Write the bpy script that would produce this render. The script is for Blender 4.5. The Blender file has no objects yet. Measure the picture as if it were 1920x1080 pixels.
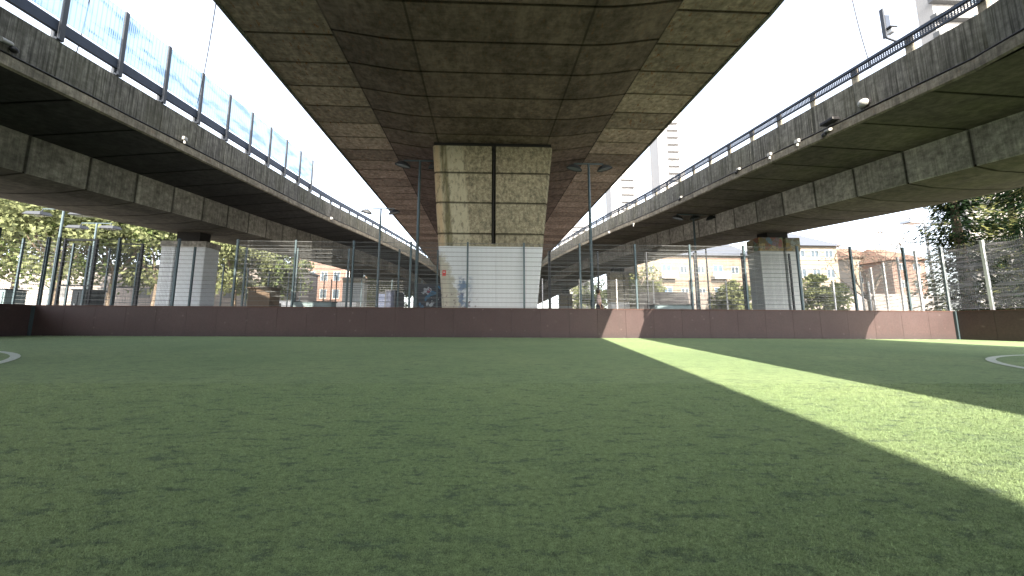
import bpy, math, random
from mathutils import Vector, Matrix, noise
random.seed(7)
R = math.radians
sc = bpy.context.scene
COL = sc.collection

# ------------------------------------------------------------------ camera
CF, CPX, CPY, CH = 600.0, 923.0, 540.0, 0.58
CM = (Matrix.Rotation(-R(1.53), 3, 'Z') @ Matrix.Rotation(math.pi/2 + R(6.37), 3, 'X') @ Matrix.Rotation(R(.3), 3, 'Z'))
def at(px, py, Y):
    """world point seen at photo pixel (px,py) standing at distance Y along the viaduct axis"""
    r = CM @ Vector(((px-CPX)/CF, -(py-CPY)/CF, -1.0))
    r *= Y/r.y
    return Vector((r.x, r.y, r.z+CH))
cd = bpy.data.cameras.new('camera'); cam = bpy.data.objects.new('camera', cd); COL.objects.link(cam)
cam.matrix_world = Matrix.Translation((0, 0, CH)) @ CM.to_4x4()
cd.sensor_width = 36; cd.lens = CF/1920*36; cd.shift_x = (960-CPX)/1920
cd.clip_start = .05; cd.clip_end = 4000
sc.camera = cam

# ------------------------------------------------------------------ helpers
def tag(o, label=None, cat=None, group=None, kind=None):
    if label: o['label'] = label
    if cat: o['category'] = cat
    if group: o['group'] = group
    if kind: o['kind'] = kind
    return o
ORG = {}
def empty(name, loc, label, cat, group=None):
    o = bpy.data.objects.new(name, None); COL.objects.link(o)
    o.location = loc; o.empty_display_size = .2
    ORG[o.name] = Vector(loc)
    return tag(o, label, cat, group)
class MB:
    def __init__(s): s.v = []; s.f = []
    def add(s, vs, fs):
        n = len(s.v); s.v += [Vector(p) for p in vs]; s.f += [tuple(i+n for i in f) for f in fs]; return s
    def box(s, a, b):
        x0, y0, z0 = a; x1, y1, z1 = b
        return s.add([(x0,y0,z0),(x1,y0,z0),(x1,y1,z0),(x0,y1,z0),(x0,y0,z1),(x1,y0,z1),(x1,y1,z1),(x0,y1,z1)],
                     [(3,2,1,0),(4,5,6,7),(0,1,5,4),(1,2,6,5),(2,3,7,6),(3,0,4,7)])
    def bar(s, p, q, w, d=None, up=(0,0,1), ends=True):
        p = Vector(p); q = Vector(q); d = d or w; t = (q-p).normalized(); u = Vector(up)
        if abs(t.dot(u)) > .98: u = Vector((0,1,0))
        a = t.cross(u).normalized(); b = a.cross(t).normalized(); vs = []
        for c in (p, q):
            for i, j in ((-1,-1),(1,-1),(1,1),(-1,1)): vs.append(c + a*i*w/2 + b*j*d/2)
        fs = [(0,1,5,4),(1,2,6,5),(2,3,7,6),(3,0,4,7)]
        if ends: fs += [(3,2,1,0),(4,5,6,7)]
        return s.add(vs, fs)
    def tube(s, pts, r, n=8, caps=True):
        pts = [Vector(p) for p in pts]; rs = r if isinstance(r, (list, tuple)) else [r]*len(pts); vs = []; fs = []
        for i, p in enumerate(pts):
            t = (pts[min(i+1, len(pts)-1)] - pts[max(i-1, 0)]).normalized()
            u = Vector((0,0,1)) if abs(t.z) < .9 else Vector((0,1,0))
            a = t.cross(u).normalized(); b = a.cross(t)
            for k in range(n):
                an = 2*math.pi*k/n; vs.append(p + (a*math.cos(an)+b*math.sin(an))*rs[i])
        for i in range(len(pts)-1):
            for k in range(n):
                k2 = (k+1) % n; fs.append((i*n+k, i*n+k2, (i+1)*n+k2, (i+1)*n+k))
        if caps: fs += [tuple(range(n))[::-1], tuple((len(pts)-1)*n+k for k in range(n))]
        return s.add(vs, fs)
    def sphere(s, c, r, n=10, m=6, sz=1):
        c = Vector(c); vs = [c+Vector((0,0,r*sz))]; fs = []
        for i in range(1, m):
            th = math.pi*i/m
            for k in range(n):
                ph = 2*math.pi*k/n; vs.append(c+Vector((r*math.sin(th)*math.cos(ph), r*math.sin(th)*math.sin(ph), r*sz*math.cos(th))))
        vs.append(c-Vector((0,0,r*sz)))
        for k in range(n): fs.append((0, 1+k, 1+(k+1)%n))
        for i in range(m-2):
            for k in range(n):
                a = 1+i*n; fs.append((a+k, a+n+k, a+n+(k+1)%n, a+(k+1)%n))
        a = 1+(m-2)*n
        for k in range(n): fs.append((a+k, len(vs)-1, a+(k+1)%n))
        return s.add(vs, fs)
    def prism(s, poly, z0, z1):
        n = len(poly); vs = [(x,y,z0) for x,y in poly]+[(x,y,z1) for x,y in poly]
        return s.add(vs, [tuple(range(n))[::-1], tuple(range(n,2*n))]+[(i,(i+1)%n,n+(i+1)%n,n+i) for i in range(n)])
    def frustum(s, bot, top):
        n = len(bot); return s.add(list(bot)+list(top), [tuple(range(n))[::-1], tuple(range(n,2*n))]+[(i,(i+1)%n,n+(i+1)%n,n+i) for i in range(n)])
    def build(s, name, mat, parent=None, smooth=False, bevel=0):
        org = Vector((0,0,0)); p = parent
        while p is not None:
            if p.name in ORG: org = ORG[p.name]; break
            p = p.parent
        me = bpy.data.meshes.new(name); me.from_pydata([tuple(v-org) for v in s.v], [], s.f); me.update()
        if mat: me.materials.append(mat)
        if smooth: me.polygons.foreach_set('use_smooth', [True]*len(me.polygons))
        o = bpy.data.objects.new(name, me); COL.objects.link(o)
        if parent is not None: o.parent = parent
        if bevel:
            b = o.modifiers.new('bevel', 'BEVEL'); b.width = bevel; b.segments = 2; b.limit_method = 'ANGLE'
        return o
def solo(mb, name, mat, label, cat, group=None, **k):
    return tag(mb.build(name, mat, **k), label, cat, group)
def struct(mb, name, mat): return tag(mb.build(name, mat), kind='structure')
def copy_tree(o, parent=None, loc=None, label=None, rot=None):
    c = o.copy(); COL.objects.link(c); c.parent = parent
    if loc is not None: c.location = loc
    if rot is not None: c.rotation_euler.z = rot
    if label: c['label'] = label
    for ch in list(o.children): copy_tree(ch, c)
    return c

# ------------------------------------------------------------------ materials
class NT:
    def __init__(s, name):
        s.m = bpy.data.materials.new(name); s.m.use_nodes = True; s.t = s.m.node_tree; s.n = s.t.nodes; s.n.clear()
        s.out = s.n.new('ShaderNodeOutputMaterial'); s.b = s.n.new('ShaderNodeBsdfPrincipled')
        s.l(s.b.outputs[0], s.out.inputs[0]); g = s.n.new('ShaderNodeNewGeometry'); s.pos = g.outputs['Position']
        s.b.inputs['Specular IOR Level'].default_value = .3
    def l(s, a, b): s.t.links.new(a, b)
    def put(s, sock, v):
        if hasattr(v, 'is_output') or isinstance(v, bpy.types.NodeSocket): s.l(v, sock)
        elif isinstance(v, (tuple, list)) and len(v) == 3 and sock.type == 'RGBA': sock.default_value = (*v, 1)
        else: sock.default_value = v
    def map(s, scale=(1,1,1), loc=(0,0,0)):
        m = s.n.new('ShaderNodeMapping'); s.l(s.pos, m.inputs[0]); m.inputs['Scale'].default_value = scale; m.inputs['Location'].default_value = loc; return m.outputs[0]
    def noise(s, scale, detail=5, rough=.6, vec=None, col=False):
        n = s.n.new('ShaderNodeTexNoise'); s.l(vec or s.pos, n.inputs['Vector']); n.inputs['Scale'].default_value = scale
        n.inputs['Detail'].default_value = detail; n.inputs['Roughness'].default_value = rough; return n.outputs[1 if col else 0]
    def ramp(s, f, stops):
        r = s.n.new('ShaderNodeValToRGB'); s.l(f, r.inputs[0]); e = r.color_ramp.elements
        while len(e) < len(stops): e.new(.5)
        for i, (p, c) in enumerate(stops): e[i].position = p; e[i].color = (*c, 1) if isinstance(c, tuple) else (c, c, c, 1)
        return r.outputs[0]
    def mix(s, f, a, b, mode='MIX'):
        m = s.n.new('ShaderNodeMix'); m.data_type = 'RGBA'; m.blend_type = mode
        s.put(m.inputs[0], f); s.put(m.inputs[6], a); s.put(m.inputs[7], b); return m.outputs[2]
    def math(s, op, a, b=0.0, c=None):
        m = s.n.new('ShaderNodeMath'); m.operation = op; s.put(m.inputs[0], a); s.put(m.inputs[1], b)
        if c is not None: s.put(m.inputs[2], c)
        return m.outputs[0]
    def xyz(s):
        x = s.n.new('ShaderNodeSeparateXYZ'); s.l(s.pos, x.inputs[0]); return x.outputs
    def step(s, v, a, b):
        m = s.n.new('ShaderNodeMapRange'); s.l(v, m.inputs[0]); m.inputs[1].default_value = a; m.inputs[2].default_value = b; return m.outputs[0]
    def white(s, v):
        w = s.n.new('ShaderNodeTexWhiteNoise'); w.noise_dimensions = '1D'; s.l(v, w.inputs['W']); return w.outputs[0]
    def bump(s, h, st=.3, d=.02):
        b = s.n.new('ShaderNodeBump'); s.l(h, b.inputs['Height']); b.inputs['Strength'].default_value = st; b.inputs['Distance'].default_value = d; s.l(b.outputs[0], s.b.inputs['Normal'])
    def fin(s, col, rough=.85, metal=0):
        s.put(s.b.inputs['Base Color'], col); s.put(s.b.inputs['Roughness'], rough); s.b.inputs['Metallic'].default_value = metal; return s.m
def simple(name, c, rough=.7, metal=0, var=.25, scale=6):
    t = NT(name); f = t.noise(scale, 4)
    col = t.mix(f, tuple(x*(1-var) for x in c), tuple(min(1, x*(1+var)) for x in c)); return t.fin(col, rough, metal)

def concrete(name, c, var=.35, streak=0, joint=None, rust=0, green=0, topdark=None, grain='x', lj=(), pv=.38):
    t = NT(name); n1 = t.noise(.6, 6, .65); n2 = t.noise(5, 5, .6); n3 = t.noise(60, 3, .6)
    d = tuple(x*(1-var) for x in c); b = tuple(x*(1+var) for x in c)
    col = t.mix(t.ramp(n1, [(.3, 0.), (.7, 1.)]), d, b)
    col = t.mix(.75, col, t.ramp(n2, [(.3, .2), (.7, .8)]), 'OVERLAY')
    n6 = t.noise(1.9, 7, .75, t.map((1,1,1),(7,3,1))); col = t.mix(t.math('MULTIPLY', t.ramp(n6, [(.5, 0.), (.68, 1.)]), .5), col, tuple(x*.4 for x in c))
    if joint:
        s_, ph = joint; X = t.xyz(); k = t.math('FLOOR', t.math('DIVIDE', t.math('SUBTRACT', X[1], ph), s_))
        w = t.white(k); col = t.mix(pv, col, t.ramp(w, [(0, .25), (1, .75)]), 'OVERLAY')
        fr = t.math('FRACT', t.math('DIVIDE', t.math('SUBTRACT', X[1], ph), s_))
        e = t.math('ABSOLUTE', t.math('SUBTRACT', fr, .5)); edge = t.step(t.math('ADD', e, t.math('MULTIPLY', n2, .04)), .475, .525)
        col = t.mix(t.math('MULTIPLY', edge, .88), col, tuple(x*.13 for x in c))
    # board / trowel marks
    gv = t.map((1.2, 9, 9) if grain == 'x' else (9, .8, 9)); g = t.noise(2.2, 5, .7, gv)
    col = t.mix(.35, col, t.ramp(g, [(.35, .3), (.65, .7)]), 'OVERLAY')
    if streak:
        sv = t.map((13, 13, .3)); s1 = t.noise(1.3, 6, .7, sv)
        col = t.mix(t.math('MULTIPLY', t.ramp(s1, [(.42, 0.), (.62, 1.)]), streak), col, tuple(x*.22 for x in c))
        s2 = t.noise(2.1, 5, .7, t.map((5, 5, .25), (3, 7, 1)))
        col = t.mix(t.math('MULTIPLY', t.ramp(s2, [(.56, 0.), (.72, 1.)]), streak*.6), col, tuple(min(1, x*1.9) for x in c))
    if green:
        g2 = t.noise(.9, 5, .6, t.map((1, 1, .4), (9, 2, 5)))
        col = t.mix(t.math('MULTIPLY', t.ramp(g2, [(.4, 0.), (.65, 1.)]), green), col, (.075, .078, .03))
    if rust:
        rv = t.map((2.5, 1.2, 1), (4, 4, 4)); r1 = t.noise(3.6, 6, .8, rv)
        col = t.mix(t.math('MULTIPLY', t.ramp(r1, [(.57, 0.), (.64, 1.)]), rust), col, (.2, .075, .025))
        v = t.n.new('ShaderNodeTexVoronoi'); t.l(t.pos, v.inputs[0]); v.inputs['Scale'].default_value = 5
        col = t.mix(t.math('MULTIPLY', t.ramp(v.outputs[0], [(.05, 1.), (.11, 0.)]), rust*.8), col, (.05, .025, .012))
    if lj:
        XX = t.xyz()
        for xj in lj: col = t.mix(t.math('MULTIPLY', t.step(t.math('ABSOLUTE', t.math('SUBTRACT', XX[0], xj)), .05, .02), .75), col, tuple(x*.2 for x in c))
        st_ = t.noise(.9, 6, .7, t.map((1, .35, 1), (2, 8, 1))); col = t.mix(t.math('MULTIPLY', t.ramp(st_, [(.5, 0.), (.7, 1.)]), .4), col, tuple(min(1, x*1.9) for x in c))
    t.bump(t.math('ADD', n2, t.math('MULTIPLY', n3, .5)), .35, .02)
    return t.fin(col, .9)

M = {}
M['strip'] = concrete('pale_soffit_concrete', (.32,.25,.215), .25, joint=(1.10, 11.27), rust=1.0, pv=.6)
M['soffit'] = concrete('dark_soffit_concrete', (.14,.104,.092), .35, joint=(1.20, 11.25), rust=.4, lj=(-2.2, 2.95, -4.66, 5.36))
M['parapet'] = concrete('weathered_parapet_concrete', (.15,.145,.128), .3, streak=1.0, green=.22)
M['edge'] = concrete('edge_beam_concrete', (.21,.19,.15), .35, streak=.45, rust=.2)
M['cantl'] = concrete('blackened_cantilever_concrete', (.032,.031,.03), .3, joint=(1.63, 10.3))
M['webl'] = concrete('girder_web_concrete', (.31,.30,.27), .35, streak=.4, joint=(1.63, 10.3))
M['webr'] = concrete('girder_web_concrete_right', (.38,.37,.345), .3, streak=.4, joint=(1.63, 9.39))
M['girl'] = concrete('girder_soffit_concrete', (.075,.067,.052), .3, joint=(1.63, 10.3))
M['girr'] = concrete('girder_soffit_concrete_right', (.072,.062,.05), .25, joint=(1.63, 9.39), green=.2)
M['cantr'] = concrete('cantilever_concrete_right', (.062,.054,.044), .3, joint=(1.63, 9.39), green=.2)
M['joint'] = simple('joint_black', (.015,.013,.011), .95)
M['asphalt'] = simple('asphalt', (.05,.05,.052), .9)
M['bear'] = simple('gap_shadow_and_pipe_black', (.02,.019,.018), .8)  # near-black shared by the bearing-gap shadow blocks and the drain pipe
M['steel'] = simple('blue_grey_galvanised_steel', (.07,.10,.115), .45, .4, .15, 20)
M['dkst'] = simple('dark_grey_steel', (.045,.05,.058), .5, .3, .2, 20)
M['wire'] = simple('galvanised_wire', (.11,.12,.125), .6, .0, .1, 30)
M['whst'] = simple('pale_painted_steel', (.62,.64,.66), .4, .1, .08)
M['rail'] = simple('dark_blue_grey_rail', (.035,.045,.065), .5, .2)
M['black'] = simple('black_plastic', (.02,.02,.022), .4)
M['lens'] = simple('floodlight_glass', (.16,.18,.20), .15, 0, .05)
M['fitting'] = simple('dull_white_fitting', (.34,.34,.33), .5, 0, .1)
M['white'] = simple('white_plastic', (.45,.45,.44), .4, 0, .05)

def wallmat():
    t = NT('maroon_faced_kickboard'); X = t.xyz()
    n = t.noise(1.3, 6, .65); n2 = t.noise(14, 5, .7); n3 = t.noise(90, 2)
    c = t.mix(n, (.044,.028,.029), (.074,.051,.051))
    c = t.mix(.4, c, t.ramp(n2, [(.3, .3), (.7, .7)]), 'OVERLAY')
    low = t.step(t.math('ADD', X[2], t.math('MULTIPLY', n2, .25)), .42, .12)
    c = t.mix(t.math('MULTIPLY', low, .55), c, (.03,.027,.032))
    k = t.math('FLOOR', t.math('DIVIDE', X[0], 1.22)); c = t.mix(.2, c, t.ramp(t.white(k), [(0, .35), (1, .65)]), 'OVERLAY')
    sv_ = t.noise(1.5, 6, .75, t.map((4, 4, .5))); c = t.mix(t.math('MULTIPLY', t.ramp(sv_, [(.45, 0.), (.7, 1.)]), .4), c, (.05,.04,.04))
    sc_ = t.noise(9, 6, .75, t.map((1,1,3))); c = t.mix(t.math('MULTIPLY', t.ramp(sc_, [(.66, 0.), (.74, 1.)]), .3), c, (.34,.3,.29))
    v = t.n.new('ShaderNodeTexVoronoi'); t.l(t.map((1.6, 1, 1.6)), v.inputs[0]); v.inputs['Scale'].default_value = 1.5
    bm_ = t.math('MULTIPLY', t.ramp(v.outputs[0], [(.05, 1.), (.14, 0.)]), t.step(n2, .35, .6)); c = t.mix(t.math('MULTIPLY', bm_, .35), c, (.2,.17,.16))
    t.bump(n3, .2, .004); return t.fin(c, .65)
M['wall'] = wallmat()

def turfmat():
    t = NT('artificial_turf')
    n1 = t.noise(.28, 6, .65); n2 = t.noise(2.6, 7, .72, t.map((.8, 1.6, 1))); n3 = t.noise(50, 8, .85, t.map((.8, 1.25, 1))); n4 = t.noise(240, 3, .85)
    c = t.mix(t.ramp(n1, [(.35, 0.), (.65, 1.)]), (.176,.262,.128), (.238,.322,.158))
    c = t.mix(t.math('MULTIPLY', t.ramp(n2, [(.52, 0.), (.68, 1.)]), .4), c, (.075,.12,.08))
    n5 = t.noise(8.5, 8, .8, t.map((.8, 2.1, 1), (4, 2, 0))); c = t.mix(t.math('MULTIPLY', t.ramp(n5, [(.52, 0.), (.61, 1.)]), .66), c, (.05,.078,.07))
    c = t.mix(.9, c, t.ramp(n3, [(.32, .17), (.68, .83)]), 'OVERLAY')
    c = t.mix(.7, c, t.ramp(n4, [(.32, .12), (.68, .88)]), 'OVERLAY')
    w = t.noise(420, 1, .5); c = t.mix(t.ramp(w, [(.74, 0.), (.78, 1.)]), c, (.5,.55,.4))
    t.bump(t.math('ADD', n3, t.math('MULTIPLY', n4, .7)), .7, .012)
    return t.fin(c, .95)
M['turf'] = turfmat()
def linemat():
    t = NT('white_line_turf'); n = t.noise(30, 5, .8); n2 = t.noise(160, 3, .8)
    c = t.mix(t.ramp(n2, [(.35, 0.), (.6, 1.)]), (.35,.42,.33), (.62,.66,.62)); c = t.mix(t.ramp(n, [(.55, 0.), (.72, 1.)]), c, (.16,.22,.12)); return t.fin(c, .9)
M['line'] = linemat()
def groundmat():
    t = NT('pale_pavement'); n = t.noise(.5, 5); n2 = t.noise(9, 5)
    c = t.mix(n, (.20,.19,.18), (.28,.27,.25)); c = t.mix(.4, c, t.ramp(n2, [(.3,.3),(.7,.7)]), 'OVERLAY'); return t.fin(c, .9)
M['ground'] = groundmat()

def piermat(name, zw, x0=None, jl=(), paint=(.74,.78,.82)):
    """raw board-marked concrete above zw, white paint below; stained left third when x0 is given"""
    t = NT(name); X = t.xyz(); n1 = t.noise(1.1, 6, .65); n2 = t.noise(6, 6, .7); n3 = t.noise(26, 6, .8); ns = t.noise(1.6, 6, .7, t.map((5, 5, .4)))
    c = t.mix(n1, (.17,.15,.10), (.31,.28,.20)); c = t.mix(.9, c, t.ramp(n2, [(.3,.2),(.7,.8)]), 'OVERLAY'); c = t.mix(.7, c, t.ramp(n3, [(.3,.2),(.7,.8)]), 'OVERLAY')
    if x0 is not None:
        xx = t.math('ADD', X[0], t.math('MULTIPLY', t.math('SUBTRACT', ns, .5), .16))
        sh = t.math('MULTIPLY', t.math('SUBTRACT', X[2], 1.3), .085)          # the face leans outwards
        xr = t.math('ADD', xx, sh)
        pale = t.mix(ns, (.33,.30,.20), (.46,.43,.33))
        band = t.math('MULTIPLY', t.step(xr, x0+1.62, x0+1.5), .9); c = t.mix(band, c, pale)
        # darker panel fields and small dark block
        g = t.math('MULTIPLY', t.math('MULTIPLY', t.step(xr, x0+.82, x0+.74), t.step(xr, x0+.42, x0+.55)), t.ramp(ns, [(.3, 0.), (.55, 1.)]))
        c = t.mix(t.math('MULTIPLY', g, .85), c, (.085,.075,.03))
        r = t.math('MULTIPLY', t.step(xr, x0+.5, x0+.35), t.ramp(ns, [(.3,.3),(.6,1.)])); c = t.mix(t.math('MULTIPLY', r, .55), c, (.40,.235,.115))
    dn = t.step(t.noise(3, 6, .75, t.map((2,2,.9))), .5, .62)
    c = t.mix(t.math('MULTIPLY', dn, .6), c, (.06,.055,.04))
    wp = t.mix(t.noise(1.2, 5, .6, t.map((1.5,1.5,.5))), tuple(x*.86 for x in paint), paint)
    wp = t.mix(t.math('MULTIPLY', t.step(n3, .62, .75), .25), wp, (.3,.3,.3))
    zz = t.math('ADD', X[2], t.math('MULTIPLY', t.math('SUBTRACT', n2, .5), .05)); msk = t.step(zz, zw+.02, zw-.02)
    if x0 is not None:
        rag = t.math('ADD', t.math('ADD', X[0], t.math('MULTIPLY', t.math('SUBTRACT', n1, .5), 1.6)), t.math('MULTIPLY', t.math('SUBTRACT', n2, .5), .5))
        # paint keeps away from the lower left corner
        rr = t.math('ADD', rag, t.math('MULTIPLY', t.math('SUBTRACT', X[2], 2.6), .5))
        msk = t.math('MULTIPLY', msk, t.step(rr, x0+.45, x0+.62))
        blob = t.math('MULTIPLY', t.step(t.noise(2.4, 4, .6), .46, .56), t.math('MULTIPLY', t.step(X[2], 2.75, 2.6), t.step(X[0], x0+1.5, x0+1.2)))
        c = t.mix(t.math('MULTIPLY', t.step(X[2], zw+.02, zw-.02), .75), c, (.52,.52,.46))
        c = t.mix(msk, c, wp); c = t.mix(t.math('MULTIPLY', blob, t.step(X[0], x0+.7, x0+.85)), c, (.17,.24,.36))
        c = t.mix(t.math('MULTIPLY', t.step(t.noise(5, 4, .6), .55, .62), t.math('MULTIPLY', t.step(X[2], 2.0, 1.8), t.step(X[0], x0+1.75, x0+1.5))), c, (.16,.12,.14))
    else: c = t.mix(msk, c, wp)
    for zj in jl:
        dz = t.math('ABSOLUTE', t.math('SUBTRACT', t.math('ADD', X[2], t.math('MULTIPLY', n2, .03)), zj)); c = t.mix(t.math('MULTIPLY', t.step(dz, .06, .025), .75), c, (.03,.027,.02))
    t.bump(t.math('ADD', n2, n3), .3, .015); return t.fin(c, .85)

# ------------------------------------------------------------------ ground
G = .5    # the surroundings stand half a metre above the sunken pitch
WX0, WX1, WY = -18.45, 20.85, 13.65
struct(MB().add([(WX0-.2,-16,0),(WX1+.2,-16,0),(WX1+.2,WY+.1,0),(WX0-.2,WY+.1,0)], [(0,1,2,3)]), 'pitch', M['turf'])
g = MB()
for x0,y0,x1,y1 in ((-1500,WY+.1,1500,2500),(-1500,-1500,1500,-16),(-1500,-16,WX0-.2,WY+.1),(WX1+.2,-16,1500,WY+.1)):
    g.add([(x0,y0,G),(x1,y0,G),(x1,y1,G),(x0,y1,G)], [(0,1,2,3)])
struct(g, 'ground', M['ground'])
def arc(cx, cy, r):
    m = MB(); n = 120; vs = []; fs = []
    for i in range(n):
        a = 2*math.pi*i/n
        for rr in (r-.05, r+.05): vs.append((cx+rr*math.cos(a), cy+rr*math.sin(a), .006))
    for i in range(n): j = (i+1) % n; fs.append((2*i, 2*i+1, 2*j+1, 2*j))
    return m.add(vs, fs)
struct(arc(-12.2, -.55, 7.6), 'pitch_marking', M['line'])
struct(arc(12.3, 0, 6.45), 'pitch_marking', M['line'])

# turf pile close to the camera
def pile():
    m = MB(); vs = []; fs = []
    rnd = random.random
    def patch(y0, y1, dens, h, w):
        n = int(dens*(y1-y0)*(1.75*(y1+y0)))
        for _ in range(n):
            y = y0+(y1-y0)*rnd(); x = (rnd()*2-1)*(y*1.78+.1)
            hh = h*(.5+rnd()*.8); a = rnd()*6.283; dx, dy = math.cos(a)*w, math.sin(a)*w; b = rnd()*6.283; l = hh*.8*rnd()
            k = len(vs); vs.extend([(x-dx,y-dy,.001),(x+dx,y+dy,.001),(x+math.cos(b)*l, y+math.sin(b)*l, hh)]); fs.append((k,k+1,k+2))
    patch(.62, 1.2, 60000, .008, .0009); patch(1.2, 2.0, 22000, .008, .0013); patch(2.0, 3.2, 8000, .009, .0018)
    m.v = vs; m.f = fs
    me = bpy.data.meshes.new('turf_pile'); me.from_pydata(vs, [], fs); me.materials.append(M['turf'])
    o = bpy.data.objects.new('turf_pile', me); COL.objects.link(o); tag(o, 'short curly green artificial turf pile covering the near pitch', 'artificial turf', kind='stuff')
pile()
# ------------------------------------------------------------------ viaducts
def lerp(a, b, t): return a+(b-a)*t
def ss(t): t = max(0, min(1, t)); return t*t*(3-2*t)
def stations(s, ph, y0, y1, fine=(0, 75), coarse=2.0):
    """list of (Y, recessed)"""
    out = []; ys = []
    y = y0
    while y < y1: ys.append(y); y += coarse
    k = math.ceil((fine[0]-ph)/s); out = [(y, 0) for y in ys] + [(y1, 0)]
    while ph+k*s < fine[1]:
        j = ph+k*s; out = [o for o in out if abs(o[0]-j) > .12]
        out += [(j-.034, 0), (j-.028, 1), (j+.028, 1), (j+.034, 0)]; k += 1
    return sorted(out)
def sweep(pts, sts, fn, depth=.12):
    """pts: list of (u,z,nu,nz); fn(Y,u,z)->(x,y,z)"""
    m = MB(); vs = []; fs = []; n = len(pts)
    for Y, rec in sts:
        for (u, z, nu, nz) in pts: vs.append(fn(Y, u+nu*depth*rec, z+nz*depth*rec))
    for i in range(len(sts)-1):
        for k in range(n-1): fs.append((i*n+k, i*n+k+1, (i+1)*n+k+1, (i+1)*n+k))
    return m.add(vs, fs)
YB, YE = -64, 190
def mshift(Y): return 0 if Y > -3 else -.27*(-3-Y)
ML, MRt = -7.5, 8.15
def medge(Y): return 5.13+.258*Y if Y < 0 else lerp(5.13, 8.15, ss(Y/7.0))  # unseen rear of the deck narrowed to shape its shadow on the pitch
def mfn(Y, u, z): return (u if u <= 0 else u*medge(Y)/8.15, Y, z)
via = empty('viaduct', (0, 20, 9), 'broad brown concrete road viaduct overhead, seen from straight below', 'viaduct')
ms = stations(1.10, 11.27, YB, YE); mi = stations(1.20, 11.25, YB, YE); plain = [(y, 0) for y in range(YB, YE+1, 2)]
for xa, xb in ((ML+.10, -4.7), (5.4, MRt-.10)):
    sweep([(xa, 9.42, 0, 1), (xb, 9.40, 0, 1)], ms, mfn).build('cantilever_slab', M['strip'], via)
def flank(xa, xb):     # curved haunch from the fold down to the box
    p = []
    for i in range(6):
        t = i/5; p.append((lerp(xa, xb, t), 9.37-.29*math.sin(t*math.pi/2)**1.2, 0, 1))
    return p
fl = flank(-4.68, -2.2); fr = flank(5.38, 2.95)[::-1]
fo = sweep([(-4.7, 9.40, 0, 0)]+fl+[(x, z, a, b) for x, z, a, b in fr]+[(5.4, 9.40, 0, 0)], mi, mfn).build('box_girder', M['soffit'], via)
for xa, xb, nm in ((ML, ML+.10, 1), (MRt-.10, MRt, 0)):
    o_, i_ = (xa, xb) if nm else (xb, xa); d = .3 if nm else -.3
    sweep([(i_, 9.43, 0, 0), (i_, 9.36, 0, 0), (o_, 9.36, 0, 0), (o_, 9.86, 0, 0), (o_+d*.2, 9.9, 0, 0), (o_+d*.2, 10.75, 0, 0), (o_+d, 10.75, 0, 0), (o_+d, 9.9, 0, 0)], plain, mfn).build('parapet', M['parapet'], via)
sweep([(ML+.25, 9.9, 0, 0), (MRt-.25, 9.9, 0, 0)], plain, mfn).build('road_surface', M['asphalt'], via)
jb = MB()   # dark backing behind the open joints
sweep([(ML+.1, 9.50, 0, 0), (-4.7, 9.47, 0, 0)], plain, mfn)

# side slip roads
def zl(Y):
    z = 7.45+.085*Y
    if Y < 0: z = 7.45+.05*Y
    if Y > 26: z = 9.66+.085*8*(1-math.exp(-(Y-26)/8)) - max(0, Y-44)*.02
    return z
def zr(Y):
    z = 7.62+.097*Y
    if Y < 0: z = 7.62+.05*Y
    if Y > 26: z = 10.14+.097*6*(1-math.exp(-(Y-26)/6)) - max(0, Y-44)*.02
    return z
def xl(Y):
    if Y < 7: return lerp(-7.3, -11.6, ss((Y-3)/4.0))  # unseen rear swung under the main deck to block sun through the gap
    if Y > 20: return -11.6+3.9*ss((Y-20)/36)
    return -11.6
def xr_(Y):
    if Y < 6.6: return 6.06+.29*Y if Y < 3.4 else lerp(7.046, 12.2, ss((Y-3.4)/3.0))  # made-up bend of the unseen rear, places the inner shadow edge
    if Y > 20: return 12.2-3.6*ss((Y-20)/34)
    return 12.2
def kl(Y): return 1.0 if Y > 6 else lerp(1.0, 1.35, ss((6-Y)/8))  # widened out of view to keep the left of the pitch shaded
def kr(Y):
    if Y > 7: return 1.0
    return lerp(.50, 1.0, ss((Y+6)/13))
def lfn(Y, u, z): return (xl(Y)-u*kl(Y), Y, zl(Y)+z)
def xo(Y): return 15.5+.3*Y if Y < 5.3 else lerp(17.09, 23.8, ss((Y-5.3)/6.7))  # outer edge drawn in out of view to set the right-hand shadow edge
def rfn(Y, u, z):
    if Y >= 12 or u <= 3.6: return (xr_(Y)+u, Y, zr(Y)+z)
    return (xr_(Y)+3.6+(u-3.6)*max(.05, (xo(Y)-xr_(Y)-3.6)/8.0), Y, zr(Y)+z)
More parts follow.
